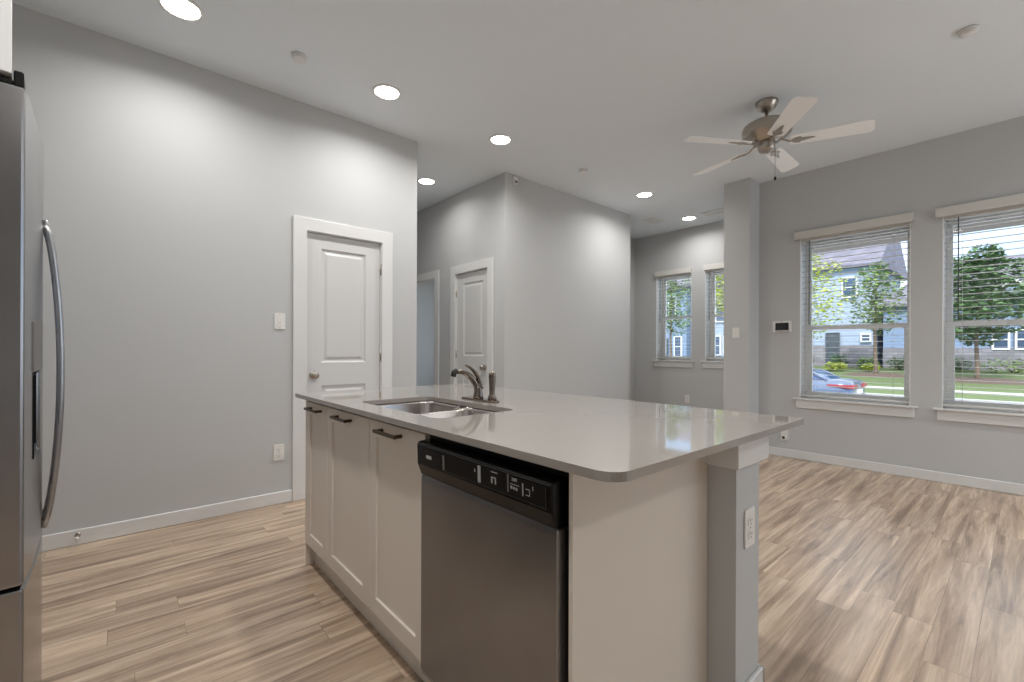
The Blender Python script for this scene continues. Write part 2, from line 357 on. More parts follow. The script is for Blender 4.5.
bm = B(); wall_x(bm, XW, XW+0.26, -3.0, 2.0, [(a, b, *WZ) for a, b in WW]); struct('wall_right', bm, 'wall', 'grey living room wall with tall windows on the right', 'wall')

def base_y(bm, y, x0, x1, s=-1, h=0.09):      # on a wall face y, sticking out in s
    a, b = sorted((y, y+s*0.014)); box(bm, x0, x1, a, b, 0, h, 0.004, 1)
def base_x(bm, x, y0, y1, s=-1, h=0.09):
    a, b = sorted((x, x+s*0.014)); box(bm, a, b, y0, y1, 0, h, 0.004, 1)
bm = B(); base_y(bm, YP, -1.05, 0.992); base_y(bm, YP, 1.796, 2.045); base_x(bm, 2.045, YP, 6.3, 1); struct('baseboard_pantry', bm, 'trim', 'white baseboard along the pantry wall', 'baseboard')
bm = B(); base_x(bm, XW, -3.0, 2.0); struct('baseboard_right', bm, 'trim', 'white baseboard under the living room windows', 'baseboard')
bm = B(); base_y(bm, YP, XH-0.014, 5.385); base_x(bm, XH, YP, 3.8); base_x(bm, XH, 4.64, 4.88); struct('baseboard_centre', bm, 'trim', 'white baseboard around the middle wall block', 'baseboard')
bm = B(); base_x(bm, XF, 2.276, 4.4); base_x(bm, 5.178, 1.986, 2.29); base_y(bm, 2.0, 5.164, XW); struct('baseboard_far', bm, 'trim', 'white baseboard of the far room and wall end', 'baseboard')

# doors
def casing(bm, mapf, a, b, top, w=0.092, t=0.018, botz=0):
    a += 0.006; b -= 0.006; top -= 0.006; w += 0.006
    prism(bm, [(a-w, botz), (a-w, top+w), (b+w, top+w), (b+w, botz), (b, botz), (b, top), (a, top), (a, botz)], (0, t), mapf)
def jamb(bm, mapf, a, b, top, depth=0.12):
    for u0, u1, v0, v1 in ((a, a+0.012, 0, top), (b-0.012, b, 0, top), (a, b, top-0.012, top)):
        prism(bm, [(u0, v0), (u1, v0), (u1, v1), (u0, v1)], (-depth, -0.0005), mapf)
PROF = [(0.010, -0.009), (0.026, -0.011), (0.046, -0.002)]
def door(name, mapf, a, b, top, label, knob_u, hinge_u, pan_u, pan_v, knob_z=0.945, leaf=True):
    bm = B(); jamb(bm, mapf, a, b, top); root = struct(name, bm, 'trim', label, 'door')
    bm = B(); casing(bm, mapf, a, b, top); struct('door_casing', bm, 'trim', parent=root, bev=0.003)
    if leaf:
        L = lambda u, v, n: mapf(u, v, n-0.014)
        bm = B(); panelled(bm, L, a+0.015, b-0.015, 0.008, top-0.016, 0.036, [(pan_u[0], pan_u[1], *pv) for pv in pan_v], PROF)
        lf = struct('door_leaf', bm, 'door', parent=root)
        o = L(knob_u, knob_z, 0); nrm = (L(0, 0, 1)-L(0, 0, 0)); ax = 'y' if abs(nrm.y) > 0.5 else 'x'; s = nrm.y if ax == 'y' else nrm.x
        bm = B(); lathe(bm, [(0.031, 0), (0.031, 0.006*s), (0.022, 0.010*s), (0.012, 0.014*s), (0.011, 0.026*s), (0.020, 0.032*s), (0.027, 0.042*s), (0.027, 0.052*s), (0.019, 0.060*s), (0.004, 0.062*s)], o, ax, 28)
        struct('door_knob', bm, 'nickel', parent=root)
        for z in (0.25, 1.09, 1.83):
            bm = B(); c = mapf(hinge_u, z-0.045, -0.004); lathe(bm, [(0.007, 0), (0.007, 0.09)], c, 'z', 10); struct('door_hinge', bm, 'nickel', parent=root)
    return root
mP = lambda u, v, n: Vector((u, YP-n, v)); mH = lambda u, v, n: Vector((XH-n, u, v))
door('door_1', mP, D1[0], D1[1], 2.066, 'white two-panel pantry door left of the island sink', 1.151, 1.700, (1.207, 1.572), [(0.21, 0.862), (1.042, 1.943)])
door('door_2', mH, DB[0], DB[1], 2.066, 'white two-panel hallway door behind the faucet', 4.016, 4.573, (4.053, 4.436), [(0.21, 0.862), (1.075, 1.938)])
door('door_3', mH, DA[0], DA[1], 2.072, 'open hallway doorway into a blue-grey room', 0, 0, None, None, leaf=False)

# windows
def window(n, x, yy, zz, label, depth, rail, third=False):
    a, b = yy; c, d = zz
    bm = B()
    xo, xi = x+depth, x+depth-0.075
    t = 0.024
    for (y0, y1, z0, z1) in ((a, a+t, c, d), (b-t, b, c, d), (a+t, b-t, c, c+t), (a+t, b-t, d-t, d)): box(bm, xi, xo, y0, y1, z0, z1)
    root = struct('window_%d' % n, bm, 'vinyl', label, 'window')
    bm = B()
    for (y0, y1, z0, z1) in ((a, a+0.006, c+0.006, d), (b-0.006, b, c+0.006, d), (a+0.006, b-0.006, d-0.006, d)): box(bm, x-0.0005, xi-0.0003, y0, y1, z0, z1)
    struct('jamb_liner', bm, 'vinyl', parent=root)
    for nm, xs, z0, z1, s in (('upper_sash', xi+0.038, rail-0.02, d-t, 0.026), ('lower_sash', xi+0.006, c+t, rail+0.02, 0.042)):
        bm = B()
        for (y0, y1, p, q) in ((a+t, a+t+s, z0, z1), (b-t-s, b-t, z0, z1), (a+t+s, b-t-s, z0, z0+0.042), (a+t+s, b-t-s, z1-0.042, z1)): box(bm, xs, xs+0.03, y0, y1, p, q)
        sh = struct(nm, bm, 'vinyl', parent=root)
        bm = B(); box(bm, xs+0.013, xs+0.017, a+t+s-0.004, b-t-s+0.004, z0+0.038, z1-0.038); struct('pane', bm, 'glass', parent=sh)
    bm = B(); box(bm, x-0.035, x+depth-0.074, a-0.055, b+0.055, c-0.012, c+0.006, 0.004, 2); struct('window_sill', bm, 'trim', parent=root)
    bm = B(); box(bm, x-0.016, x, a-0.03, b+0.03, c-0.1, c-0.012, 0.003, 1); struct('window_apron', bm, 'trim', parent=root)
    if third: return
window(1, XW, WW[2], WZ, 'living room window nearest the grey wall end, car outside', 0.235, 1.395)
window(2, XW, WW[1], WZ, 'right-hand living room window at the picture edge, big tree outside', 0.235, 1.395)
window(3, XW, WW[0], WZ, 'unseen living room window beyond the picture edge, added for daylight', 0.235, 1.395)  # out-of-view window added as a daylight source
window(4, XF, FW[1], FZ, 'left narrow window of the far room', 0.235, 1.675)
window(5, XF, FW[0], FZ, 'narrow far room window half hidden by the wall end', 0.235, 1.675)

def blind(x, yy, zz, label, depth, wand_u, o1=0.045, o0=0.022):
    a, b = yy; c, d = zz
    t = thing('window_blind', (x, (a+b)/2, c), label, 'blind', 'horizontal window blinds')
    bm = B(); box(bm, x-0.038, x-0.024, a-o0, b+o1, d-0.02, d+0.062, 0.003, 1)
    for y in (a-o0, b+o1-0.012): box(bm, x-0.03, x-0.001, y, y+0.012, d-0.02, d+0.062)
    part('valance', bm, 'blind', t)
    bm = B(); box(bm, x+0.004, x+0.05, a+0.006, b-0.006, d-0.045, d-0.003, 0.002, 1); part('headrail', bm, 'blind', t)
    bm = B(); n = int((d-c-0.09)/0.057); z = d-0.075
    for k in range(n):
        zz_ = z-k*0.057
        poly = [(-0.0245, -0.0006), (-0.012, 0.0005), (0, 0.0009), (0.012, 0.0005), (0.0245, -0.0006), (0.0245, -0.0018), (0.012, -0.0007), (0, -0.0003), (-0.012, -0.0007), (-0.0245, -0.0018)]
        prism(bm, poly, (a+0.008, b-0.008), lambda u, v, nn, q=zz_: Vector((x+0.027+u, nn, q+v)))
    part('slats', bm, 'blind', t)
    zb = z-n*0.057+0.012
    bm = B(); box(bm, x+0.004, x+0.05, a+0.008, b-0.008, zb-0.016, zb, 0.003, 1); part('bottom_rail', bm, 'blind', t)
    bm = B()
    for f in (0.14, 0.86):
        y = a+(b-a)*f
        for xx in (x+0.002, x+0.052): tube(bm, [(xx, y, d-0.02), (xx, y, zb)], 0.0008, 5)
    part('ladder_cord', bm, 'blind', t)
    bm = B(); y = b-wand_u; tube(bm, [(x-0.006, y, d-0.04), (x-0.007, y, d-0.3), (x-0.006, y, (c+d)/2-0.07)], 0.0042, 8); part('tilt_wand', bm, 'cord', t)
blind(XW, WW[2], WZ, 'white horizontal blind on the window overlooking the parked car', 0.13, 0.085)
blind(XW, WW[1], WZ, 'white horizontal blind on the window overlooking the big tree', 0.13, 0.10)
blind(XF, FW[1], FZ, 'white horizontal blind on the left narrow far-room window', 0.12, 0.07, 0.014, 0.004)
blind(XF, FW[0], FZ, 'white horizontal blind on the far-room window beside the wall end', 0.12, 0.06, 0.014, 0.004)

# ------------------------------------------------------------------ island
XC = 0.755
def cab_door(parent, y0, y1, hy):
    mp_ = lambda u, v, n: Vector((XC-n, u, v))
    bm = B(); panelled(bm, mp_, y0+0.0015, y1-0.0015, 0.118, 0.872, 0.02, [(y0+0.062, y1-0.062, 0.182, 0.808)], [(0.0008, -0.0085)])
    d = part('door', bm, 'cab', parent, bev=0.0015)
    bm = B(); z = 0.843
    for yy in (hy-0.075, hy+0.075): box(bm, XC-0.030, XC-0.0003, yy-0.006, yy+0.006, z-0.006, z+0.006, 0.001, 1)
    box(bm, XC-0.036, XC-0.026, hy-0.088, hy+0.088, z-0.006, z+0.006, 0.0015, 1)
    part('handle', bm, 'bronze', d, 'dark bronze bar pull')
def cabinet(y0, y1, doors, label, endpanel=False):
    t = thing('base_cabinet', ((XC+1.37)/2, (y0+y1)/2, 0), label, 'cabinet')
    bm = B()
    box(bm, XC+0.021, 1.37, y0, y0+0.018, 0.115, 0.885); box(bm, XC+0.021, 1.37, y1-0.018, y1, 0.115, 0.885)
    box(bm, XC+0.021, 1.37, y0+0.018, y1-0.018, 0.115, 0.133); box(bm, 1.358, 1.37, y0+0.018, y1-0.018, 0.133, 0.885)
    box(bm, XC+0.021, XC+0.04, y0+0.018, y1-0.018, 0.845, 0.885)
    part('carcass', bm, 'cab', t)
    bm = B(); box(bm, XC+0.046, XC+0.06, y0, y1, 0, 0.115); part('toe_kick', bm, 'cab', t)
    for d in doors: cab_door(t, *d)
    if endpanel:
        bm = B(); box(bm, XC+0.001, 1.37, y1+0.0005, y1+0.016, 0.0, 0.885); part('side_panel', bm, 'cab', t)
cabinet(2.205, 2.522, [(2.205, 2.522, 2.36)], 'narrow white cabinet at the far end of the island, nearest the pantry door', True)
cabinet(1.292, 2.204, [(1.728, 2.204, 1.985), (1.292, 1.727, 1.53)], 'white two-door sink cabinet between narrow cabinet and dishwasher')
YE = 0.655
bm = B(); box(bm, XC-0.004, 1.383, YE, YE+0.012, 0, 0.8935, 0.001, 1)
solo('end_panel', bm, 'cab', 'plain white panel closing the island end right of the dishwasher', 'panel')
# pony wall behind the cabinets carrying the overhang
bm = B(); box(bm, 1.385, 1.557, 0.570, 2.52, 0, 0.8935); struct('wall_island', bm, 'wall', 'grey half wall on the seating side of the island', 'wall')
bm = B(); box(bm, 1.366, 1.60, 0.556, 0.657, 0.80, 0.8935, 0.002, 1); box(bm, 1.5575, 1.60, 0.6565, 2.53, 0.80, 0.8935, 0.002, 1); struct('trim_1', bm, 'trim', 'square white cap moulding under the counter at the island post', 'moulding')
bm = B(); base_y(bm, 0.570, 1.385, 1.571, -1, 0.135); base_x(bm, 1.557, 0.556, 2.52, 1, 0.135); struct('baseboard_island', bm, 'trim', 'white baseboard around the island half wall', 'baseboard')

# countertop with sink cutout
CX0, CX1, CY0, CY1, CZ0, CZ1 = 0.708, 1.808, 0.512, 2.565, 0.894, 0.914
SX0, SX1, SY0, SY1 = 0.818, 1.180, 1.316, 1.985
def slab(bm, outer, inner, z0, z1):
    vs = []; edges = []
    for loop in (outer, inner):
        p = [bm.verts.new((x, y, z1)) for x, y in loop]; vs.append(p)
        for i in range(len(p)): edges.append(bm.edges.new((p[i], p[(i+1) % len(p)])))
    bmesh.ops.triangle_fill(bm, edges=edges, use_beauty=True)
    top = list(bm.faces)
    lo = {}
    for p in vs:
        for v in p: lo[v] = bm.verts.new((v.co.x, v.co.y, z0))
    for f in top: bm.faces.new([lo[v] for v in reversed(f.verts)])
    for p in vs:
        for i in range(len(p)): 
            a, b = p[i], p[(i+1) % len(p)]; bm.faces.new((a, b, lo[b], lo[a]))
bm = B(); slab(bm, rrect(CX0, CX1, CY0, CY1, [0.018, 0.018, 0.012, 0.05], 7), rrect(SX0, SX1, SY0, SY1, [0.05, 0.045, 0.045, 0.05], 6), CZ0, CZ1)
solo('countertop', bm, 'counter', 'glossy cream quartz island countertop with rounded corners', 'countertop', bev=0.002)
# sink
t = thing('sink', ((SX0+SX1)/2, (SY0+SY1)/2, 0.70), 'stainless double-bowl undermount sink in the island countertop', 'sink')
YD = 1.68
def bowl(y0, y1, zb):
    bm = B(); rings = []
    for ins, z, r in ((-0.012, 0.8925, 0.06), (0.0, 0.8925, 0.055), (0.003, 0.88, 0.055), (0.010, zb+0.03, 0.05), (0.03, zb+0.006, 0.045), (0.06, zb, 0.03)):
        rings.append([bm.verts.new((x, y, z)) for x, y in rrect(SX0-0.004+ins, SX1+0.004-ins, y0+ins, y1-ins, r, 5)])
    n = len(rings[0])
    for a, b in zip(rings, rings[1:]):
        for k in range(n):
            f = bm.faces.new((a[k], a[(k+1) % n], b[(k+1) % n], b[k])); f.smooth = True
    bm.faces.new(rings[-1])
    for v in bm.verts:
        if abs(v.co.y-YD) < 0.03 and v.co.z > 0.872: v.co.z -= (v.co.z-0.872)*max(0, min(1, min(v.co.x-SX0, SX1-v.co.x)/0.07))*0.95
    return bm
for y0, y1, zb in ((SY0-0.004, YD-0.0125, 0.72), (YD+0.0125, SY1+0.004, 0.70)):
    bw = part('bowl', bowl(y0, y1, zb), 'sink', t, recalc=False)
    md = bw.modifiers.new('thick', 'SOLIDIFY'); md.thickness = 0.0015; md.offset = -1
    bm = B(); lathe(bm, [(0.042, 0), (0.042, 0.002), (0.034, 0.003), (0.028, 0.0005), (0.004, 0.0005)], ((SX0+SX1)/2+0.03, (y0+y1)/2, zb+0.0005), 'z', 24); part('drain', bm, 'nickel', bw)
# faucet
t = thing('faucet', (1.268, 1.677, CZ1), 'brushed nickel single-lever kitchen faucet with side sprayer behind the sink', 'faucet')
bm = B(); prism(bm, rrect(1.242, 1.294, 1.550, 1.806, 0.025, 6), (CZ1, CZ1+0.008), lambda u, v, n: Vector((u, v, n))); part('base_plate', bm, 'faucet', t, bev=0.002)
FB = Vector((1.268, 1.690, CZ1+0.008))
bm = B(); lathe(bm, [(0.025, 0), (0.0245, 0.012), (0.020, 0.03), (0.019, 0.05), (0.0185, 0.055)], FB, 'z', 22); part('body', bm, 'faucet', t)
def bez(p, n=14):
    out = []
    for k in range(n+1):
        s = k/n; out.append(p[0]*(1-s)**3+p[1]*3*s*(1-s)**2+p[2]*3*s*s*(1-s)+p[3]*s**3)
    return out
d = Vector((-0.97, 0.25, 0)).normalized()
bm = B(); pts = bez([FB+Vector((0, 0, 0.03)), FB+d*0.012+Vector((0, 0, 0.085)), FB+d*0.055+Vector((0, 0, 0.128)), FB+d*0.104+Vector((0, 0, 0.126))])
tube(bm, pts, [0.0165-0.0065*k/14 for k in range(15)], 14); sp = part('spout', bm, 'faucet', t)
bm = B(); e = pts[-1]; tube(bm, [e+Vector((0, 0, 0.008)), e+d*0.014+Vector((0, 0, -0.002)), e+d*0.020+Vector((0, 0, -0.022))], [0.010, 0.0135, 0.012], 14); part('aerator', bm, 'slotd', sp)
bm = B(); d2 = Vector((-0.90, 0.42, 0)).normalized(); s0 = FB+Vector((0.008, -0.010, 0.045)); pts = bez([s0, s0+d2*0.004+Vector((0, 0, 0.055)), s0+d2*0.035+Vector((0, 0, 0.095)), s0+d2*0.075+Vector((0, 0, 0.112))])
tube(bm, pts, [0.013-0.008*k/14 for k in range(15)], 12); part('lever_handle', bm, 'faucet', t)
SB = Vector((1.270, 1.588, CZ1+0.008))
bm = B(); lathe(bm, [(0.021, 0), (0.020, 0.012), (0.015, 0.022), (0.013, 0.03), (0.0135, 0.05), (0.015, 0.08), (0.0165, 0.105), (0.0155, 0.120), (0.010, 0.127), (0.002, 0.128)], SB, 'z', 20); part('side_sprayer', bm, 'faucet', t)

# dishwasher
DY0, DY1 = 0.668, 1.285
t = thing('dishwasher', (1.05, (DY0+DY1)/2, 0), 'stainless dishwasher with black control console at the island end', 'dishwasher')
bm = B(); box(bm, XC+0.012, 1.34, DY0, DY1, 0.10, 0.888, 0.002, 1); box(bm, XC+0.07, 1.3, DY0+0.01, DY1-0.01, 0.0, 0.10); part('tub_housing', bm, 'blackm', t, 'black housing')
bm = B(); poly = [(XC+0.011, 0.105), (XC+0.011, 0.752), (XC-0.024, 0.752), (XC-0.026, 0.735), (XC-0.026, 0.135), (XC-0.018, 0.112)]
prism(bm, poly, (DY0+0.012, DY1-0.012), lambda u, v, n: Vector((u, n, v))); part('door_panel', bm, 'steelv', t, bev=0.003)
bm = B(); poly = [(XC+0.011, 0.753), (XC-0.026, 0.753), (XC-0.040, 0.790), (XC-0.042, 0.852), (XC-0.034, 0.860), (XC+0.011, 0.862)]
prism(bm, poly, (DY0+0.014, DY1-0.012), lambda u, v, n: Vector((u, n, v))); con = part('control_console', bm, 'black', t, 'glossy black console', bev=0.004)
XS = XC-0.0425
def mark(name, y0, y1, z0, z1, m, th=0.0012, r=0.0):
    # the console face leans: x at height z
    def X(z): return XC-0.040-(z-0.790)/0.062*0.002
    bm = B(); poly = rrect(y0, y1, z0, z1, r, 4) if r else [(y0, z0), (y1, z0), (y1, z1), (y0, z1)]
    prism(bm, poly, (-0.0006, th), lambda u, v, n: Vector((X(v)-n, u, v))); return bm
def multi(rects, m, th=0.0012):
    b = B()
    for r_ in rects: merge(b, mark('', *r_, m, th))
    return b
part('inset_panel', mark('', 0.700, 1.236, 0.797, 0.846, 'blackm', 0.0008), 'blackm', con)
part('badge', mark('', 1.180, 1.212, 0.816, 0.827, 'lgrey', 0.003, 0.005), 'lgrey', con, 'small pale oval badge')
part('latch_handle_pad', mark('', 1.122, 1.230, 0.800, 0.843, 'black', 0.0022, 0.004), 'black', con)
part('trim_line', multi([(0.70, 1.115, 0.7965, 0.798), (0.70, 0.7015, 0.797, 0.846), (0.69, 1.262, 0.8500, 0.8515)], 'slotd'), 'slotd', con)
part('selector_bar', mark('', 1.112, 1.119, 0.800, 0.842, 'lgrey', 0.003), 'slot', con)
part('selector_bar', mark('', 0.938, 0.949, 0.803, 0.846, 'lgrey', 0.003), 'lgrey', con)
part('selector_bar', mark('', 0.826, 0.830, 0.806, 0.848, 'lgrey', 0.003), 'slot', con)
for gl in ([(0.962, 0.966, 0.826, 0.834)], [(0.869, 0.895, 0.840, 0.8425)], [(0.889, 0.895, 0.812, 0.826), (0.875, 0.880, 0.812, 0.826), (0.875, 0.895, 0.826, 0.829)],
      [(0.812, 0.814, 0.835, 0.844)], [(0.804, 0.809, 0.836, 0.843)], [(0.797, 0.801, 0.836, 0.844)], [(0.788, 0.822, 0.827, 0.8285)], [(0.813, 0.820, 0.816, 0.823)], [(0.804, 0.810, 0.816, 0.822)], [(0.795, 0.801, 0.815, 0.822)],
      [(0.774, 0.778, 0.808, 0.838)], [(0.752, 0.766, 0.826, 0.828), (0.752, 0.754, 0.814, 0.826), (0.752, 0.766, 0.812, 0.814)], [(0.741, 0.743, 0.828, 0.838)]):
    part('button_print', multi(gl, 'lgrey'), 'lgrey', con)

# ------------------------------------------------------------------ refrigerator
FO = Vector((-0.168, 1.57, 0)); TH = math.radians(4.3)
t = thing('refrigerator', FO, 'tall stainless french-door refrigerator with bowed handles at the left edge', 'refrigerator', rz=TH)
FWD, BOW = 0.91, 0.025
bow = lambda u: BOW*(1-((u-FWD/2)/(FWD/2))**2)
mF = lambda u, v, n: Vector((n, u, v))
def fpart(name, bm, m, parent, label=None, **k):
    o = fin(name, bm, m, local=True, **k); o.parent = parent
    if label: o['label'] = label
    return o
bm = B(); box(bm, -0.76, -0.085, 0.008, 0.902, 0.02, 1.765, 0.004, 1)
for y in (0.08, 0.83): box(bm, -0.16, -0.10, y-0.03, y+0.03, 0, 0.03)
for y in (0.08, 0.83): box(bm, -0.72, -0.66, y-0.03, y+0.03, 0, 0.03)
box(bm, -0.10, -0.06, 0.02, 0.89, 0.0, 0.05)
fpart('case', bm, 'dgrey', t, 'dark grey case')
cuts = [i*FWD/24 for i in range(25)]
def fdoor(y0, y1, z0, z1, panels=()):
    bm = B(); c = [u for u in cuts if y0 < u < y1 and not any(p[0]-0.002 < u < p[1]+0.002 for p in panels)]
    # back stays flat: bow only the front by building it straight and bending afterwards
    panelled(bm, mF, y0, y1, z0, z1, 0.078, list(panels), [(0.004, -0.012), (0.006, -0.055)], c)
    for v in bm.verts: v.co.x += bow(v.co.y)*(1 if v.co.x > -0.07 else 0)
    return bm
DISP = (0.12, 0.325, 0.855, 1.085)
ld = fpart('door', fdoor(0.0, 0.4535, 0.585, 1.768, [DISP]), 'fridge', t, bev=0.006)
rd = fpart('door', fdoor(0.4565, 0.91, 0.585, 1.768), 'fridge', t, bev=0.006)
dr = fpart('freezer_drawer', fdoor(0.0, 0.91, 0.065, 0.577), 'fridge', t, bev=0.006)
bm = B(); b0 = bow(0.22)
A0, A1, A2, A3 = DISP[0]+0.0065, DISP[1]-0.0065, DISP[2]+0.0065, DISP[3]-0.0065
for bb in ((b0-0.052, b0-0.049, A0, A1, A2, A3), (b0-0.049, b0-0.004, A0, A0+0.002, A2, A3), (b0-0.049, b0-0.004, A1-0.002, A1, A2, A3), (b0-0.049, b0-0.004, A0+0.002, A1-0.002, A2, A2+0.002), (b0-0.049, b0-0.004, A0+0.002, A1-0.002, A3-0.002, A3)): box(bm, *bb)
dp = fpart('water_dispenser', bm, 'blackm', ld, 'black dispenser recess')
bm = B(); box(bm, b0-0.045, b0-0.012, 0.20, 0.245, 1.0, 1.07, 0.004, 1); fpart('nozzle', bm, 'slotd', dp)
bm = B(); box(bm, b0-0.045, b0-0.004, 0.135, 0.31, 0.866, 0.876, 0.002, 1); fpart('drip_tray', bm, 'slotd', dp)
bm = B(); prism(bm, rrect(0.115, 0.33, 1.09, 1.22, 0.006, 3), (-0.001, 0.003), lambda u, v, n: Vector((n+bow(u), u, v))); fpart('control_panel', bm, 'slot', ld)
def fhandle(y, parent):
    bm = B(); pts = []; rad = []
    n = 24
    for k in range(n+1):
        s = k/n; z = 0.60+0.94*s; out = 0.038*math.sin(math.pi*s)**0.62-0.008
        pts.append((bow(y)+0.010+out, y, z)); rad.append(0.0095)
    tube(bm, pts, rad, 14, flat=0.85, side=Vector((0, 1, 0)))
    fpart('handle', bm, 'hsteel', parent, 'bowed steel handle')
fhandle(0.415, ld); fhandle(0.497, rd)
for y in (0.045, 0.865):
    bm = B(); box(bm, -0.13, -0.019, y-0.04, y+0.04, 1.7683, 1.783, 0.003, 1); box(bm, -0.0188, -0.002, y-0.04, y+0.04, 1.7683, 1.806, 0.003, 1); fpart('hinge_cover', bm, 'blackm', t, 'dark hinge cover')
# cabinet hung above the fridge
t = thing('wall_cabinet', (-0.1885, 1.565, 1.79), 'white cabinet hung high over the refrigerator at the left edge', 'cabinet', rz=math.radians(6.9))
bm = B(); box(bm, -0.60, -0.023, 0.0, 0.92, 0.0, 0.96); fpart('carcass', bm, 'cab', t)
for y0, y1 in ((0.0, 0.459), (0.462, 0.92)):
    bm = B(); panelled(bm, lambda u, v, n: Vector((n, u, v)), y0, y1, 0.002, 0.957, 0.02, [(y0+0.06, y1-0.06, 0.065, 0.89)], [(0.0008, -0.008)]); fpart('door', bm, 'trim', t, bev=0.0015)

# ------------------------------------------------------------------ wall plates
def screws(bm, mapf, u, vs, n):
    for v in vs: prism(bm, [(u+0.003*math.cos(a*0.785), v+0.003*math.sin(a*0.785)) for a in range(8)], (n, n+0.0008), mapf)
def outlet(mapf, u, z, label, name='wall_outlet', w=0.072, h=0.117):
    t = thing(name, mapf(u, z-h/2, 0), label, 'outlet')
    bm = B(); prism(bm, rrect(u-w/2, u+w/2, z-h/2, z+h/2, 0.005, 3), (0.0004, 0.006), mapf); part('cover_plate', bm, 'plastic', t, bev=0.0015)
    for s in (-1, 1):
        zc = z+s*0.0205
        bm = B(); prism(bm, rrect(u-0.017, u+0.017, zc-0.0145, zc+0.0145, 0.008, 4), (0.0055, 0.0078), mapf); rc = part('receptacle', bm, 'plastic', t)
        bm = B()
        for du, hh in ((-0.0065, 0.0085), (0.0065, 0.0065)): prism(bm, [(u+du-0.0012, zc+0.003-hh/2), (u+du+0.0012, zc+0.003-hh/2), (u+du+0.0012, zc+0.003+hh/2), (u+du-0.0012, zc+0.003+hh/2)], (0.0074, 0.0081), mapf)
        prism(bm, [(u+0.0025*math.cos(a*0.785), zc-0.0085+0.0025*math.sin(a*0.785)) for a in range(8)], (0.0074, 0.0081), mapf)
        part('slots', bm, 'slotd', rc)
    bm = B(); screws(bm, mapf, u, (z,), 0.0056); part('screw', bm, 'slot', t)
def switch(mapf, u, z, label, w=0.074, h=0.117):
    t = thing('light_switch', mapf(u, z-h/2, 0), label, 'switch')
    bm = B(); prism(bm, rrect(u-w/2, u+w/2, z-h/2, z+h/2, 0.005, 3), (0.0004, 0.006), mapf); part('cover_plate', bm, 'plastic', t, bev=0.0015)
    bm = B(); prism(bm, [(u-0.0165, z-0.033), (u+0.0165, z-0.033), (u+0.0165, z+0.033), (u-0.0165, z+0.033)], (0.0055, 0.0085), mapf); rk = part('rocker', bm, 'plastic', t, bev=0.001)
    bm = B(); prism(bm, [(u-0.003, z-0.014), (u+0.003, z-0.014), (u+0.003, z-0.009), (u-0.003, z-0.009)], (0.0082, 0.0092), mapf); part('indicator', bm, 'slot', rk)
    for zz in (z-0.048, z+0.048):
        bm = B(); screws(bm, mapf, u, (zz,), 0.0056); part('screw', bm, 'slot', t)
mW = lambda u, v, n: Vector((XW-n, u, v)); mC = lambda u, v, n: Vector((5.178-n, u, v)); mF2 = lambda u, v, n: Vector((XF-n, u, v)); mI = lambda u, v, n: Vector((u, 0.570-n, v))
switch(mP, 0.904, 1.354, 'white rocker light switch left of the pantry door')
outlet(mP, 0.901, 0.381, 'white duplex outlet low on the wall left of the pantry door')
switch(mC, 2.14, 1.345, 'white light switch on the grey wall end beside the far windows')
outlet(mF2, 3.456, 0.40, 'white duplex outlet under the left far-room window')
outlet(mI, 1.475, 0.603, 'white duplex outlet on the island post end')
outlet(mW, 1.735, 0.232, 'white outlet low on the living room wall behind the countertop corner, holding a plug')
t = thing('plug_in_adapter', mW(1.735, 0.185, 0.0085), 'small white plug-in adapter with a round cap in the living room outlet', 'plug')
bm = B(); prism(bm, rrect(1.714, 1.756, 0.188, 0.238, 0.008, 4), (0.0083, 0.038), mW); part('housing', bm, 'plastic', t, bev=0.003)
bm = B(); lathe(bm, [(0.014, 0), (0.014, -0.006), (0.004, -0.008)], mW(1.735, 0.214, 0.038), 'x', 16); part('round_cap', bm, 'dgrey', t)
# keypad / thermostat
t = thing('alarm_keypad', mW(1.762, 1.345, 0), 'white wall keypad with a dark screen left of the living room windows', 'keypad')
bm = B(); prism(bm, rrect(1.672, 1.852, 1.352, 1.472, 0.008, 4), (0.0004, 0.024), mW); body = part('housing', bm, 'plastic', t, bev=0.003)
bm = B(); prism(bm, rrect(1.693, 1.823, 1.370, 1.452, 0.003, 2), (0.0235, 0.0250), mW); part('screen', bm, 'screen', t)
for k in range(7):
    bm = B(); prism(bm, rrect(1.690+k*0.02, 1.702+k*0.02, 1.3565, 1.3635, 0.002, 2), (0.0236, 0.0252), mW); part('button', bm, 'slotd', t)
bm = B(); prism(bm, rrect(1.757, 1.767, 1.460, 1.466, 0.002, 2), (0.0236, 0.0252), mW); part('status_light', bm, 'slotd', t)
# motion sensor
t = thing('motion_sensor', (3.217, YP, 2.93), 'small white motion sensor high on the corner of the middle wall block', 'sensor')
bm = B(); prism(bm, rrect(3.19, 3.246, 2.932, 3.008, 0.012, 4), (0.0004, 0.035), mP); part('housing', bm, 'plastic', t, bev=0.006)
bm = B(); prism(bm, rrect(3.198, 3.238, 2.942, 2.966, 0.006, 3), (0.0345, 0.038), mP); part('sensor_lens', bm, 'slot', t, bev=0.001)
# door stop on the baseboard
t = thing('door_stop', (-0.173, YP-0.014, 0.06), 'small metal door stop on the white baseboard beside the refrigerator', 'door stop')
y = YP-0.0142
bm = B(); lathe(bm, [(0.013, 0), (0.013, -0.004), (0.006, -0.008)], (-0.173, y, 0.06), 'y', 14); part('mount', bm, 'nickel', t)
bm = B(); lathe(bm, [(0.0045, -0.007), (0.0045, -0.062)], (-0.173, y, 0.06), 'y', 10); part('rod', bm, 'nickel', t)
bm = B(); lathe(bm, [(0.009, -0.061), (0.010, -0.066), (0.009, -0.078), (0.004, -0.081)], (-0.173, y, 0.06), 'y', 12); part('bumper', bm, 'plastic', t, 'white bumper tip')

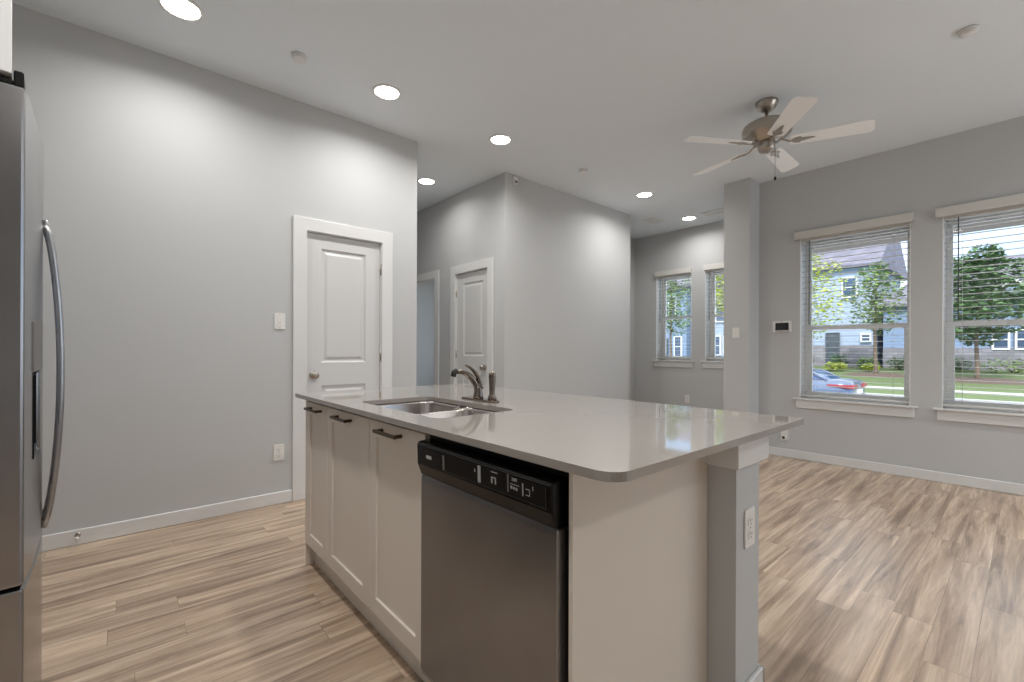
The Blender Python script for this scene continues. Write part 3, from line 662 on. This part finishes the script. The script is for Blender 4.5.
# ------------------------------------------------------------------ ceiling fixtures
RL = [((0.257, 3.084), 'large recessed ceiling light at the top left edge above the pantry wall', 0.088),
      ((1.480, 3.099), 'recessed ceiling light above the pantry door', 0.085),
      ((2.581, 3.121), 'recessed ceiling light in front of the hallway opening', 0.085),
      ((2.60, 4.441), 'recessed ceiling light inside the hallway by the pantry wall corner', 0.085),
      ((4.799, 3.064), 'recessed ceiling light right of the middle wall block', 0.085),
      ((6.124, 3.186), 'recessed ceiling light farthest away above the far room windows', 0.085),
      ((0.257, 0.75), 'recessed ceiling light over the kitchen aisle behind the camera view', 0.085),
      ((1.480, 0.75), 'recessed ceiling light over the near island, out of view', 0.085),
      ((0.257, -1.55), 'recessed ceiling light at the kitchen back left, out of view', 0.085),
      ((1.480, -1.55), 'recessed ceiling light at the kitchen back right, out of view', 0.085),
      ((3.20, -1.70), 'added recessed light brightening the living room from the back left, out of view', 0.085),  # this and the next lamp are added to brighten the living room side
      ((4.70, -1.70), 'added recessed light brightening the living room from the back right, out of view', 0.085)]
POW = {0: 0.7, 1: 0.7, 2: 0.85, 3: 0.3, 4: 0.75, 5: 0.5, 6: 1.5, 7: 0.9, 8: 0.3, 9: 0.1, 10: 0.3, 11: 2.4}
for i, ((x, y), lab, r) in enumerate(RL):
    t = thing('recessed_light', (x, y, H-0.02), lab, 'ceiling light', 'recessed ceiling lights')
    bm = B(); lathe(bm, [(r+0.020, 0), (r+0.019, -0.005), (r+0.004, -0.009), (r, -0.005), (r-0.001, -0.0012)], (x, y, H-0.0003), 'z', 40); part('trim_ring', bm, 'trim', t)
    bm = B(); lathe(bm, [(r-0.002, -0.0015), (r-0.003, -0.006), (r*0.6, -0.0085), (0.002, -0.0095)], (x, y, H-0.0003), 'z', 36); part('lens', bm, 'lens', t, 'glowing lens')
    ld_ = bpy.data.lights.new('recessed_lamp', 'AREA'); ld_.shape = 'DISK'; ld_.size = 2*r-0.02; ld_.energy = LAMP*POW[i]; ld_.color = (1.0, 0.985, 0.965); ld_.spread = math.radians(158)
    lo = bpy.data.objects.new('recessed_lamp', ld_); COL.objects.link(lo); lo.parent = t; lo.location = (0, 0, 0.007)
def disc(name, x, y, r, label, cat):
    t = thing(name, (x, y, H-0.03), label, cat)
    bm = B(); lathe(bm, [(r*1.04, -0.0004), (r*1.04, -0.010), (r*0.98, -0.013)], (x, y, H), 'z', 32); part('mount_ring', bm, 'slot' if name == 'smoke_detector' and False else 'trim', t)
    bm = B(); lathe(bm, [(r*0.94, -0.012), (r*0.96, -0.019), (r*0.85, -0.026), (r*0.4, -0.028), (0.002, -0.028)], (x, y, H), 'z', 32); part('cover', bm, 'trim', t)
disc('sprinkler_cover', 0.873, 3.095, 0.045, 'small white round disc on the ceiling between the two left recessed lights', 'ceiling disc')
disc('sprinkler_cover', 3.666, 3.075, 0.045, 'small white round disc on the ceiling above the middle wall block', 'ceiling disc')
disc('sprinkler_cover', 3.751, 0.237, 0.045, 'white round disc on the ceiling at the top right, right of the fan', 'ceiling disc')
def vent(x, y, sx, sy, label):
    t = thing('ceiling_vent', (x, y, H-0.012), label, 'vent')
    bm = B(); 
    for a in ((x-sx, x+sx, y-sy, y-sy+0.03), (x-sx, x+sx, y+sy-0.03, y+sy), (x-sx, x-sx+0.03, y-sy+0.03, y+sy-0.03), (x+sx-0.03, x+sx, y-sy+0.03, y+sy-0.03)): box(bm, *a, H-0.010, H-0.0003, 0.002, 1)
    part('frame', bm, 'trim', t)
    bm = B(); box(bm, x-sx+0.03, x+sx-0.03, y-sy+0.03, y+sy-0.03, H-0.003, H-0.0005); part('duct_opening', bm, 'dgrey', t)
    bm = B(); n = int((2*sy-0.07)/0.022)
    for k in range(n):
        yy = y-sy+0.04+k*0.022; prism(bm, [(yy, H-0.003), (yy+0.002, H-0.003), (yy+0.014, H-0.010), (yy+0.012, H-0.010)], (x-sx+0.03, x+sx-0.03), lambda u, v, nn: Vector((nn, u, v)))
    part('louvres', bm, 'trim', t)
vent(5.865, 3.585, 0.13, 0.09, 'white ceiling vent with dark gaps left of the farthest recessed light')
vent(6.12, 2.80, 0.10, 0.17, 'white louvred ceiling vent beside the top of the grey wall end')

# ------------------------------------------------------------------ ceiling fan
FX, FY = 3.70, 1.31
t = thing('ceiling_fan', (FX, FY, 2.66), 'brushed nickel ceiling fan with five white blades', 'fan')
bm = B(); lathe(bm, [(0.074, 0), (0.078, -0.008), (0.075, -0.02), (0.060, -0.052), (0.036, -0.072), (0.018, -0.078)], (FX, FY, H-0.0003), 'z', 32); part('canopy', bm, 'nickel', t)
bm = B(); lathe(bm, [(0.012, 0), (0.012, -0.10)], (FX, FY, H-0.07), 'z', 14); lathe(bm, [(0.02, 0), (0.03, -0.02), (0.03, -0.035)], (FX, FY, 2.90), 'z', 18); part('downrod', bm, 'nickel', t)
bm = B(); lathe(bm, [(0.04, 2.885), (0.13, 2.872), (0.160, 2.852), (0.168, 2.832), (0.168, 2.792), (0.158, 2.776), (0.120, 2.762), (0.100, 2.748), (0.092, 2.732), (0.05, 2.728)], (FX, FY, 0), 'z', 40); part('motor_housing', bm, 'nickel', t)
bm = B(); lathe(bm, [(0.055, 2.735), (0.058, 2.72), (0.058, 2.68), (0.050, 2.664), (0.02, 2.658), (0.004, 2.657)], (FX, FY, 0), 'z', 28); sh = part('switch_housing', bm, 'nickel', t)
for k in range(5):
    a = math.radians(3+72*k); R = Matrix.Translation((FX, FY, 2.712)) @ Matrix.Rotation(a, 4, 'Z')
    P = R @ Matrix.Rotation(math.radians(-12), 4, 'X')
    tmp = B(); poly = [(0.165, -0.056), (0.61, -0.072), (0.642, -0.060), (0.662, 0.045), (0.648, 0.066), (0.62, 0.072), (0.165, 0.056), (0.15, 0.04), (0.15, -0.04)]
    prism(tmp, poly, (-0.003, 0.003), lambda u, v, n: Vector((u, v, n))); bm = B(); merge(bm, tmp, P); bl = part('blade', bm, 'fanw', t, bev=0.0015)
    bm = B(); tmp = B(); prism(tmp, [(0.165, -0.014), (0.19, -0.030), (0.215, -0.034), (0.225, -0.020), (0.30, -0.006), (0.31, 0), (0.30, 0.006), (0.225, 0.020), (0.215, 0.034), (0.19, 0.030), (0.165, 0.014)], (-0.0075, -0.0032), lambda u, v, n: Vector((u, v, n))); merge(bm, tmp, P)
    tmp = B(); tube(tmp, [(0.075, 0, 0.024), (0.11, 0, 0.018), (0.145, 0, -0.004), (0.18, 0, -0.005)], [0.012, 0.011, 0.010, 0.009], 10, flat=0.6); merge(bm, tmp, R)
    part('blade_bracket', bm, 'nickel', bl)
bm = B(); cx, cy = FX+0.030, FY-0.050; tube(bm, [(cx, cy, 2.69), (cx, cy, 2.455)], 0.0014, 6); ch = part('pull_chain', bm, 'slot', t)
bm = B(); lathe(bm, [(0.003, 0.012), (0.008, 0.004), (0.009, -0.008), (0.005, -0.016), (0.002, -0.018)], (cx, cy, 2.452), 'z', 14); part('chain_pull', bm, 'black', ch)

# ------------------------------------------------------------------ outside: ground
def ground(name, prof, y0, y1, m, label, cat, n=1):
    bm = B(); A = [[bm.verts.new((x, y, z)) for x, z in prof] for y in (y0, y1)]; D = [[bm.verts.new((x, y, z-0.4)) for x, z in prof] for y in (y0, y1)]
    for i in range(len(prof)-1):
        bm.faces.new((A[0][i], A[0][i+1], A[1][i+1], A[1][i])); bm.faces.new((D[0][i], D[1][i], D[1][i+1], D[0][i+1]))
        for j in (0, 1): bm.faces.new((A[j][i], A[j][i+1], D[j][i+1], D[j][i]))
    for i in (0, -1): bm.faces.new((A[0][i], A[1][i], D[1][i], D[0][i]))
    return struct(name, bm, m, label, cat)
ground('bounce_ground', [(6.78, -0.55), (9, -0.62), (13, -0.70)], -40, 60, 'concrete', 'unseen pale forecourt below the windows, added to bounce light indoors', 'bounce_ground')  # out-of-view ground added to throw daylight up through the windows
ground('road', [(13, -0.82), (19, -0.80), (24.6, -0.84)], -40, 60, 'asphalt', 'pale grey street in front of the houses', 'road')
ground('verge', [(24.8, -0.70), (27.9, -0.66)], -40, 60, 'grass', 'grass strip between street and sidewalk', 'lawn')
ground('curb', [(24.6, -0.70), (24.8, -0.69)], -40, 60, 'walk', 'concrete curb along the far side of the street', 'curb')
ground('sidewalk', [(27.9, -0.655), (29.1, -0.64)], -40, 60, 'walk', 'pale concrete sidewalk across the street', 'sidewalk')
ground('far_lawn', [(29.1, -0.65), (34, -0.42), (38, -0.10), (40, 0.0), (60, 0.05)], -40, 60, 'grass', 'sloping lawn in front of the houses across the street', 'lawn')
def gz(x):
    pr = [(29.1, -0.65), (34, -0.42), (38, -0.10), (40, 0.0), (60, 0.05)]
    if x < 13: return -0.65
    if x < 24.8: return -0.82
    if x < 29.1: return -0.66
    for (a, b), (c, d) in zip(pr, pr[1:]):
        if x <= c: return b+(d-b)*(x-a)/(c-a)
    return 0.05
bm = B(); box(bm, -6, 6.7, -12, -3.16, -0.4, -0.06); struct('bounce_slab', bm, 'concrete', 'unseen pale concrete slab behind the house, added to bounce light indoors', 'bounce_slab')  # sunlit slab out of view, added for bounce onto the ceiling
# porch soffit over the living room windows
bm = B(); box(bm, XW+0.262, 7.0, -3.0, 1.99, 2.45, 2.60); struct('trim_2', bm, 'soffit', 'taupe porch soffit seen at the top of the living room windows', 'soffit')

t = thing('reflection_disc', (6.30, -0.02, 2.435), 'glowing disc imitating a lamp reflection at the top of the right-hand window', 'light')  # emissive disc stands in for a ceiling light mirrored in the window glass
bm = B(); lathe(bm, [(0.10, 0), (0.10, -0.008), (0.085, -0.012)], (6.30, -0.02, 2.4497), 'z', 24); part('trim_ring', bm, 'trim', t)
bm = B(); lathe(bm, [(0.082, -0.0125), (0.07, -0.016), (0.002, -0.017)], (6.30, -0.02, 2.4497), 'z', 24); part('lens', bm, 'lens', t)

# ------------------------------------------------------------------ houses
def house(label, y0, y1, zt, ridge, wall, wins, doors=(), stone=True, hip=0.0, gable=None, x=40.0, depth=10.0, gcol='shingle'):
    t = thing('house', (x+depth/2, (y0+y1)/2, 0), label, 'house')
    bm = B(); box(bm, x, x+depth, y0, y1, -0.3, zt); part('walls', bm, wall, t)
    if stone:
        bm = B(); box(bm, x-0.12, x-0.001, y0, y1, -0.25, stone if stone is not True else 1.2); part('stone_base', bm, 'stone', t)
    bm = B(); o = 0.45; xm = x+depth/2
    v = [bm.verts.new(p) for p in ((x-o, y0-o, zt), (x+depth+o, y0-o, zt), (x+depth+o, y1+o, zt), (x-o, y1+o, zt), (xm, y0-o+hip, ridge), (xm, y1+o-hip, ridge))]
    w = [bm.verts.new((q.co.x, q.co.y, zt-0.2)) for q in v[:4]]
    for f in ((0, 4, 5, 3), (1, 2, 5, 4), (0, 1, 4), (2, 3, 5)): bm.faces.new([v[k] for k in f])
    for k in range(4): bm.faces.new((v[k], v[(k+1) % 4], w[(k+1) % 4], w[k]))
    bm.faces.new(w[::-1]); part('roof', bm, gcol, t)
    for (wy0, wy1, wz0, wz1) in wins:
        bm = B(); xx = x-0.18
        for a in ((wy0-0.1, wy0, wz0-0.1, wz1+0.1), (wy1, wy1+0.1, wz0-0.1, wz1+0.1), (wy0, wy1, wz0-0.1, wz0), (wy0, wy1, wz1, wz1+0.1), (wy0, wy1, (wz0+wz1)/2-0.03, (wz0+wz1)/2+0.03)): box(bm, xx, x+0.02, *a)
        f = part('window', bm, 'trim', t); bm = B(); box(bm, x-0.15, x-0.13, wy0, wy1, wz0, wz1); part('pane', bm, 'hglass', f)
    for (dy0, dy1, dz0, dz1) in doors:
        bm = B(); panelled(bm, lambda u, vv, n: Vector((x-0.16-n, u, vv)), dy0, dy1, dz0, dz1, 0.06, [(dy0+0.12, dy1-0.12, dz0+(dz1-dz0)*k/4+0.06, dz0+(dz1-dz0)*(k+1)/4-0.06) for k in range(4)], [(0.03, -0.03)]); part('front_door', bm, 'dkdoor', t)
    if gable:
        for (gy0, gy1, gz0, gz1, gx) in gable:
            bm = B(); ym = (gy0+gy1)/2
            prism(bm, [(gy0, gz0), (gy1, gz0), (ym, gz1)], (0, 3.0), lambda u, vv, n: Vector((gx+n, u, vv))); g = part('gable', bm, 'siding', t)
            bm = B(); k = 0.25
            for (p, q) in (((gy0-k, gz0-0.1), (ym, gz1+0.12)), ((ym, gz1+0.12), (gy1+k, gz0-0.1))):
                prism(bm, [p, q, (q[0], q[1]+0.18), (p[0], p[1]+0.18)], (-0.25, 3.2), lambda u, vv, n: Vector((gx+n, u, vv)))
            part('gable_roof', bm, 'trim', g)
    return t
house('two-storey pale blue house with slate door behind the parked car', 7.15, 15.5, 7.35, 11.0, 'siding',
      [(8.15, 8.90, 5.1, 6.4), (7.35, 7.78, 1.88, 2.3), (11.6, 12.6, 5.0, 6.4)], [(9.1, 9.98, 0.1, 2.5)], stone=1.55)
house('long single-storey house with lavender-grey roof behind the big tree', -11, 6.62, 4.35, 7.6, 'sidingb',
      [(0.80, 1.36, 1.35, 2.4), (-0.15, 0.42, 1.35, 2.4), (-2.6, -1.6, 1.35, 2.4), (4.2, 5.2, 1.4, 2.4)], [], stone=1.35, hip=3.0, gable=[(-0.1, 1.25, 4.45, 5.2, 39.4)])
house('blue two-storey house seen through the left far-room window', 21.0, 29.0, 7.2, 10.2, 'sidingb',
      [(21.5, 22.1, 0.6, 2.4), (22.1, 22.7, 4.6, 6.2), (24.4, 25.1, 0.6, 2.4), (25.5, 26.3, 4.6, 6.2)], [(22.8, 23.6, 0.1, 2.3)], stone=0.5)
house('pale house with white framed windows seen through the far-room window beside the wall end', 16.6, 19.8, 5.4, 7.4, 'siding',
      [(17.1, 17.9, 0.8, 2.4), (18.3, 19.1, 0.8, 2.4), (17.6, 18.6, 3.8, 5.0)], [], stone=0.5, x=41.0, depth=8.0)

# ------------------------------------------------------------------ trees and shrubs
def leaves(bm, blobs, n, size, rnd):
    for _ in range(n):
        c, r = rnd.choice(blobs)
        while True:
            d = Vector((rnd.uniform(-1, 1), rnd.uniform(-1, 1), rnd.uniform(-1, 1)))
            if 0.35 < d.length < 1: break
        p = Vector(c)+Vector((d.x*r[0], d.y*r[1], d.z*r[2]))
        q = Matrix.Rotation(rnd.uniform(0, 6.28), 3, 'Z') @ Matrix.Rotation(rnd.uniform(-1.0, 1.0), 3, 'X')
        s = size*rnd.uniform(0.6, 1.3)
        vs = [bm.verts.new(p+q @ Vector(k)*s) for k in ((-0.5, 0, 0), (-0.1, -0.32, 0.08), (0.5, 0, 0), (-0.1, 0.32, 0.08))]
        bm.faces.new(vs)
def tree(x, y, h0, h1, w, leaf, label, n=1800, size=0.22, seed=1, sparse=1.0, group=None):
    rnd = random.Random(seed); z0 = gz(x)-0.02
    t = thing('tree', (x, y, z0), label, 'tree', group)
    bm = B(); top = h0+(h1-h0)*0.7
    tube(bm, [(x, y, z0-0.1), (x+0.03, y, z0+0.5), (x-0.05, y+0.04, h0), (x+0.05, y, top)], [0.14, 0.10, 0.08, 0.03], 8)
    blobs = []
    for k in range(13):
        f = k/12; z = h0+(h1-h0)*(0.12+0.80*f); prof = math.sin(math.pi*(0.20+0.70*f))**0.6
        a = k*2.4; rr_ = w*0.5*prof; off = rr_*0.55
        c = (x+off*math.cos(a), y+off*math.sin(a), z); blobs.append((c, (rr_*0.66*sparse, rr_*0.66*sparse, (h1-h0)*0.13)))
        tube(bm, [(x, y, z-0.35), ((x+c[0])/2, (y+c[1])/2, z-0.12), c], [0.035, 0.025, 0.01], 5)
    part('trunk', bm, 'bark', t)
    bm = B(); leaves(bm, blobs, n, size, rnd); part('foliage', bm, leaf, t, recalc=False)
def bush(x, y, r, h, leaf, label, seed, n=420, group=None, wy=None):
    rnd = random.Random(seed); z0 = gz(x)-0.03; wy = wy or r
    t = thing('shrub', (x, y, z0), label, 'shrub', group)
    bm = B()
    for k in range(5):
        a = k*1.256; tube(bm, [(x, y, z0), (x+r*0.5*math.cos(a), y+wy*0.5*math.sin(a), z0+h*0.6)], [0.03, 0.012], 5)
    part('stems', bm, 'bark', t)
    bm = B(); leaves(bm, [((x, y, z0+h*0.5), (r, wy, h*0.5)), ((x, y+wy*0.4, z0+h*0.45), (r*0.8, wy*0.6, h*0.42)), ((x, y-wy*0.4, z0+h*0.45), (r*0.8, wy*0.6, h*0.42))], n, 0.16, rnd); part('foliage', bm, leaf, t, recalc=False)
def mulch(x, y, r, label, ry=None):
    bm = B(); ry = ry or r; n = 28; z = gz(x)
    c = bm.verts.new((x, y, z+0.16)); R1 = []; R2 = []
    for k in range(n):
        a = 2*math.pi*k/n; q = 1+0.06*math.sin(3*a+x)
        R1.append(bm.verts.new((x+r*0.7*q*math.cos(a), y+ry*0.7*q*math.sin(a), gz(x+r*0.7*q*math.cos(a))+0.10))); R2.append(bm.verts.new((x+r*q*math.cos(a), y+ry*q*math.sin(a), gz(x+r*q*math.cos(a))-0.02)))
    for k in range(n):
        bm.faces.new((c, R1[k], R1[(k+1) % n])); bm.faces.new((R1[k], R2[k], R2[(k+1) % n], R1[(k+1) % n]))
    solo('mulch_bed', bm, 'mulch', label, 'mulch bed', smooth=True)
tree(34, 1.75, 1.45, 6.4, 4.4, 'leafd', 'large dark green tree outside the right-hand living room window', 6500, 0.26, 3)
mulch(34, 1.75, 1.3, 'brown mulch ring at the foot of the large dark tree', 2.6)
tree(35, 6.15, 2.2, 6.4, 3.0, 'leafm', 'slender young tree outside the window above the car', 2000, 0.22, 5, 1.0)
mulch(35, 6.15, 0.9, 'brown mulch ring under the slender young tree', 1.7)
tree(31.0, 8.7, 1.9, 7.0, 3.8, 'leafy', 'yellow-green tree at the left of the window above the car', 2200, 0.22, 8, 1.1)
tree(33.0, 18.6, 2.2, 7.6, 3.4, 'leafm', 'green tree outside the left far-room window', 2800, 0.22, 11)
tree(26.5, 11.2, 3.0, 7.0, 3.2, 'leafy', 'yellow-green tree outside the far-room window beside the wall end', 2400, 0.22, 13)
for i, (x, y, r, h, lf, lab, wy) in enumerate((
    (38.7, 8.85, 0.5, 1.15, 'leafd', 'dark upright shrub right of the slate house door', 0.55), (38.2, 7.15, 0.6, 0.95, 'leafm', 'wide green shrub in front of the stone wall', 0.62),
    (36.6, 8.6, 0.5, 0.7, 'leafy', 'low yellow-green shrub in front of the slate door', 0.7), (37.0, 6.75, 0.45, 0.6, 'leafy', 'small yellow-green shrub beside the slender tree', 0.5),
    (38.4, 5.5, 0.5, 0.95, 'leafd', 'round dark shrub right of the slender tree', 0.7), (38.6, 10.75, 0.35, 1.2, 'leafd', 'dark upright shrub left of the slate house door', 0.35),
    (38.4, 3.0, 0.6, 1.0, 'leafd', 'dark hedge shrub left of the large tree trunk', 0.9), (38.3, 0.5, 0.6, 0.95, 'leafm', 'long green hedge right of the large tree trunk', 1.5), (38.5, -2.6, 0.6, 0.95, 'leafm', 'green hedge under the house windows at the right edge', 1.3))):
    bush(x, y, r, h, lf, lab, 40+i, 460, 'shrubs in front of the houses', wy)

# ------------------------------------------------------------------ parked car
def sedan(x, ytail, label):
    z0 = -0.815; L = 4.7; W = 0.9
    t = thing('car', (x, ytail+L/2, z0), label, 'car')
    # stations along the car from the tail (s=0) to the nose (s=L): lower, belt, half width
    def ring(bm, s, zs, ws):
        pts = [(-w, z) for z, w in zip(zs, ws)]+[(w, z) for z, w in zip(reversed(zs), reversed(ws))]
        return [bm.verts.new((x+a, ytail+s, z0+z)) for a, z in pts]
    def loft(bm, R):
        for a, b in zip(R, R[1:]):
            for k in range(len(a)):
                f = bm.faces.new((a[k], a[(k+1) % len(a)], b[(k+1) % len(b)], b[k])); f.smooth = True
        bm.faces.new(R[0][::-1]); bm.faces.new(R[-1])
    bm = B(); R = []
    for s, lo, hi, w in ((0.0, 0.45, 0.92, 0.74), (0.06, 0.30, 1.02, 0.83), (0.35, 0.24, 1.07, 0.89), (0.75, 0.22, 1.07, 0.91), (1.5, 0.22, 1.02, 0.92), (2.6, 0.22, 0.98, 0.92), (3.4, 0.22, 0.96, 0.91), (4.1, 0.24, 0.88, 0.88), (4.55, 0.28, 0.76, 0.78), (4.7, 0.40, 0.62, 0.62)):
        R.append(ring(bm, s, (lo, lo+0.12, (lo+hi)/2, hi-0.12, hi, hi+0.015), (w*0.90, w*0.98, w, w*0.96, w*0.86, w*0.5)))
    loft(bm, R); part('body', bm, 'car', t)
    bm = B(); R = []
    for s, lo, hi, wt in ((0.62, 1.04, 1.10, 0.62), (1.05, 1.02, 1.28, 0.60), (1.45, 1.0, 1.41, 0.58), (2.0, 0.98, 1.455, 0.58), (2.6, 0.96, 1.44, 0.58), (2.95, 0.95, 1.36, 0.58), (3.55, 0.93, 0.99, 0.66)):
        R.append(ring(bm, s, (lo, lo+(hi-lo)*0.5, hi-0.02, hi), (0.80, 0.80-(0.80-wt)*0.5, wt+0.02, wt*0.7)))
    loft(bm, R); gh = part('greenhouse', bm, 'carglass', t, 'blue tinted glass')
    bm = B(); R = []
    for s, hi, wt in ((1.20, 1.335, 0.60), (1.45, 1.415, 0.59), (2.0, 1.462, 0.585), (2.6, 1.447, 0.585), (2.88, 1.39, 0.585)):
        R.append(ring(bm, s, (hi-0.045, hi-0.01, hi+0.006), (wt+0.025, wt+0.012, wt*0.7)))
    loft(bm, R); part('roof_panel', bm, 'car', t)
    bm = B()
    for sx in (-1, 1):
        for s0, za, s1, zb_ in ((0.66, 1.06, 1.24, 1.35), (3.5, 0.98, 2.86, 1.40), (2.0, 1.0, 2.02, 1.44)):
            tube(bm, [(x+sx*0.80, ytail+s0, z0+za), (x+sx*0.70, ytail+(s0+s1)/2, z0+(za+zb_)/2+0.02), (x+sx*0.605, ytail+s1, z0+zb_)], 0.03, 6)
    part('window_pillars', bm, 'car', t)
    for sx in (-1, 1):
        for s in (0.95, 3.75):
            bm = B(); c = (x+sx*0.80, ytail+s, z0+0.325); lathe(bm, [(0.20, -0.11*sx), (0.325, -0.10*sx), (0.325, 0.09*sx), (0.29, 0.115*sx), (0.21, 0.118*sx)], c, 'x', 26); wh = part('wheel', bm, 'tyre', t)
            bm = B(); lathe(bm, [(0.205, 0.112*sx), (0.20, 0.121*sx), (0.06, 0.126*sx), (0.01, 0.127*sx)], c, 'x', 20); part('rim', bm, 'nickel', wh)
        bm = B(); prism(bm, [(0.03, 0.84), (0.60, 0.90), (0.62, 0.95), (0.05, 0.95)], (0.80, 0.905), lambda u, v, n: Vector((x+sx*n, ytail+u, z0+v))); prism(bm, [(0.34, 0.84), (0.82, 0.84), (0.80, 0.95), (0.36, 0.95)], (-0.04, 0.08), lambda u, v, n: Vector((x+sx*u, ytail+n, z0+v)))
        part('tail_lamp', bm, 'red', t)
    bm = B(); box(bm, x-0.80, x+0.80, ytail-0.05, ytail+0.12, z0+0.32, z0+0.60, 0.03, 2); part('bumper', bm, 'car', t)
    bm = B(); box(bm, x-0.26, x+0.26, ytail-0.035, ytail+0.02, z0+0.66, z0+0.78, 0.005, 1); part('number_plate', bm, 'plastic', t)
sedan(17.2, 3.42, 'blue-grey sedan parked on the street outside the left living room window')
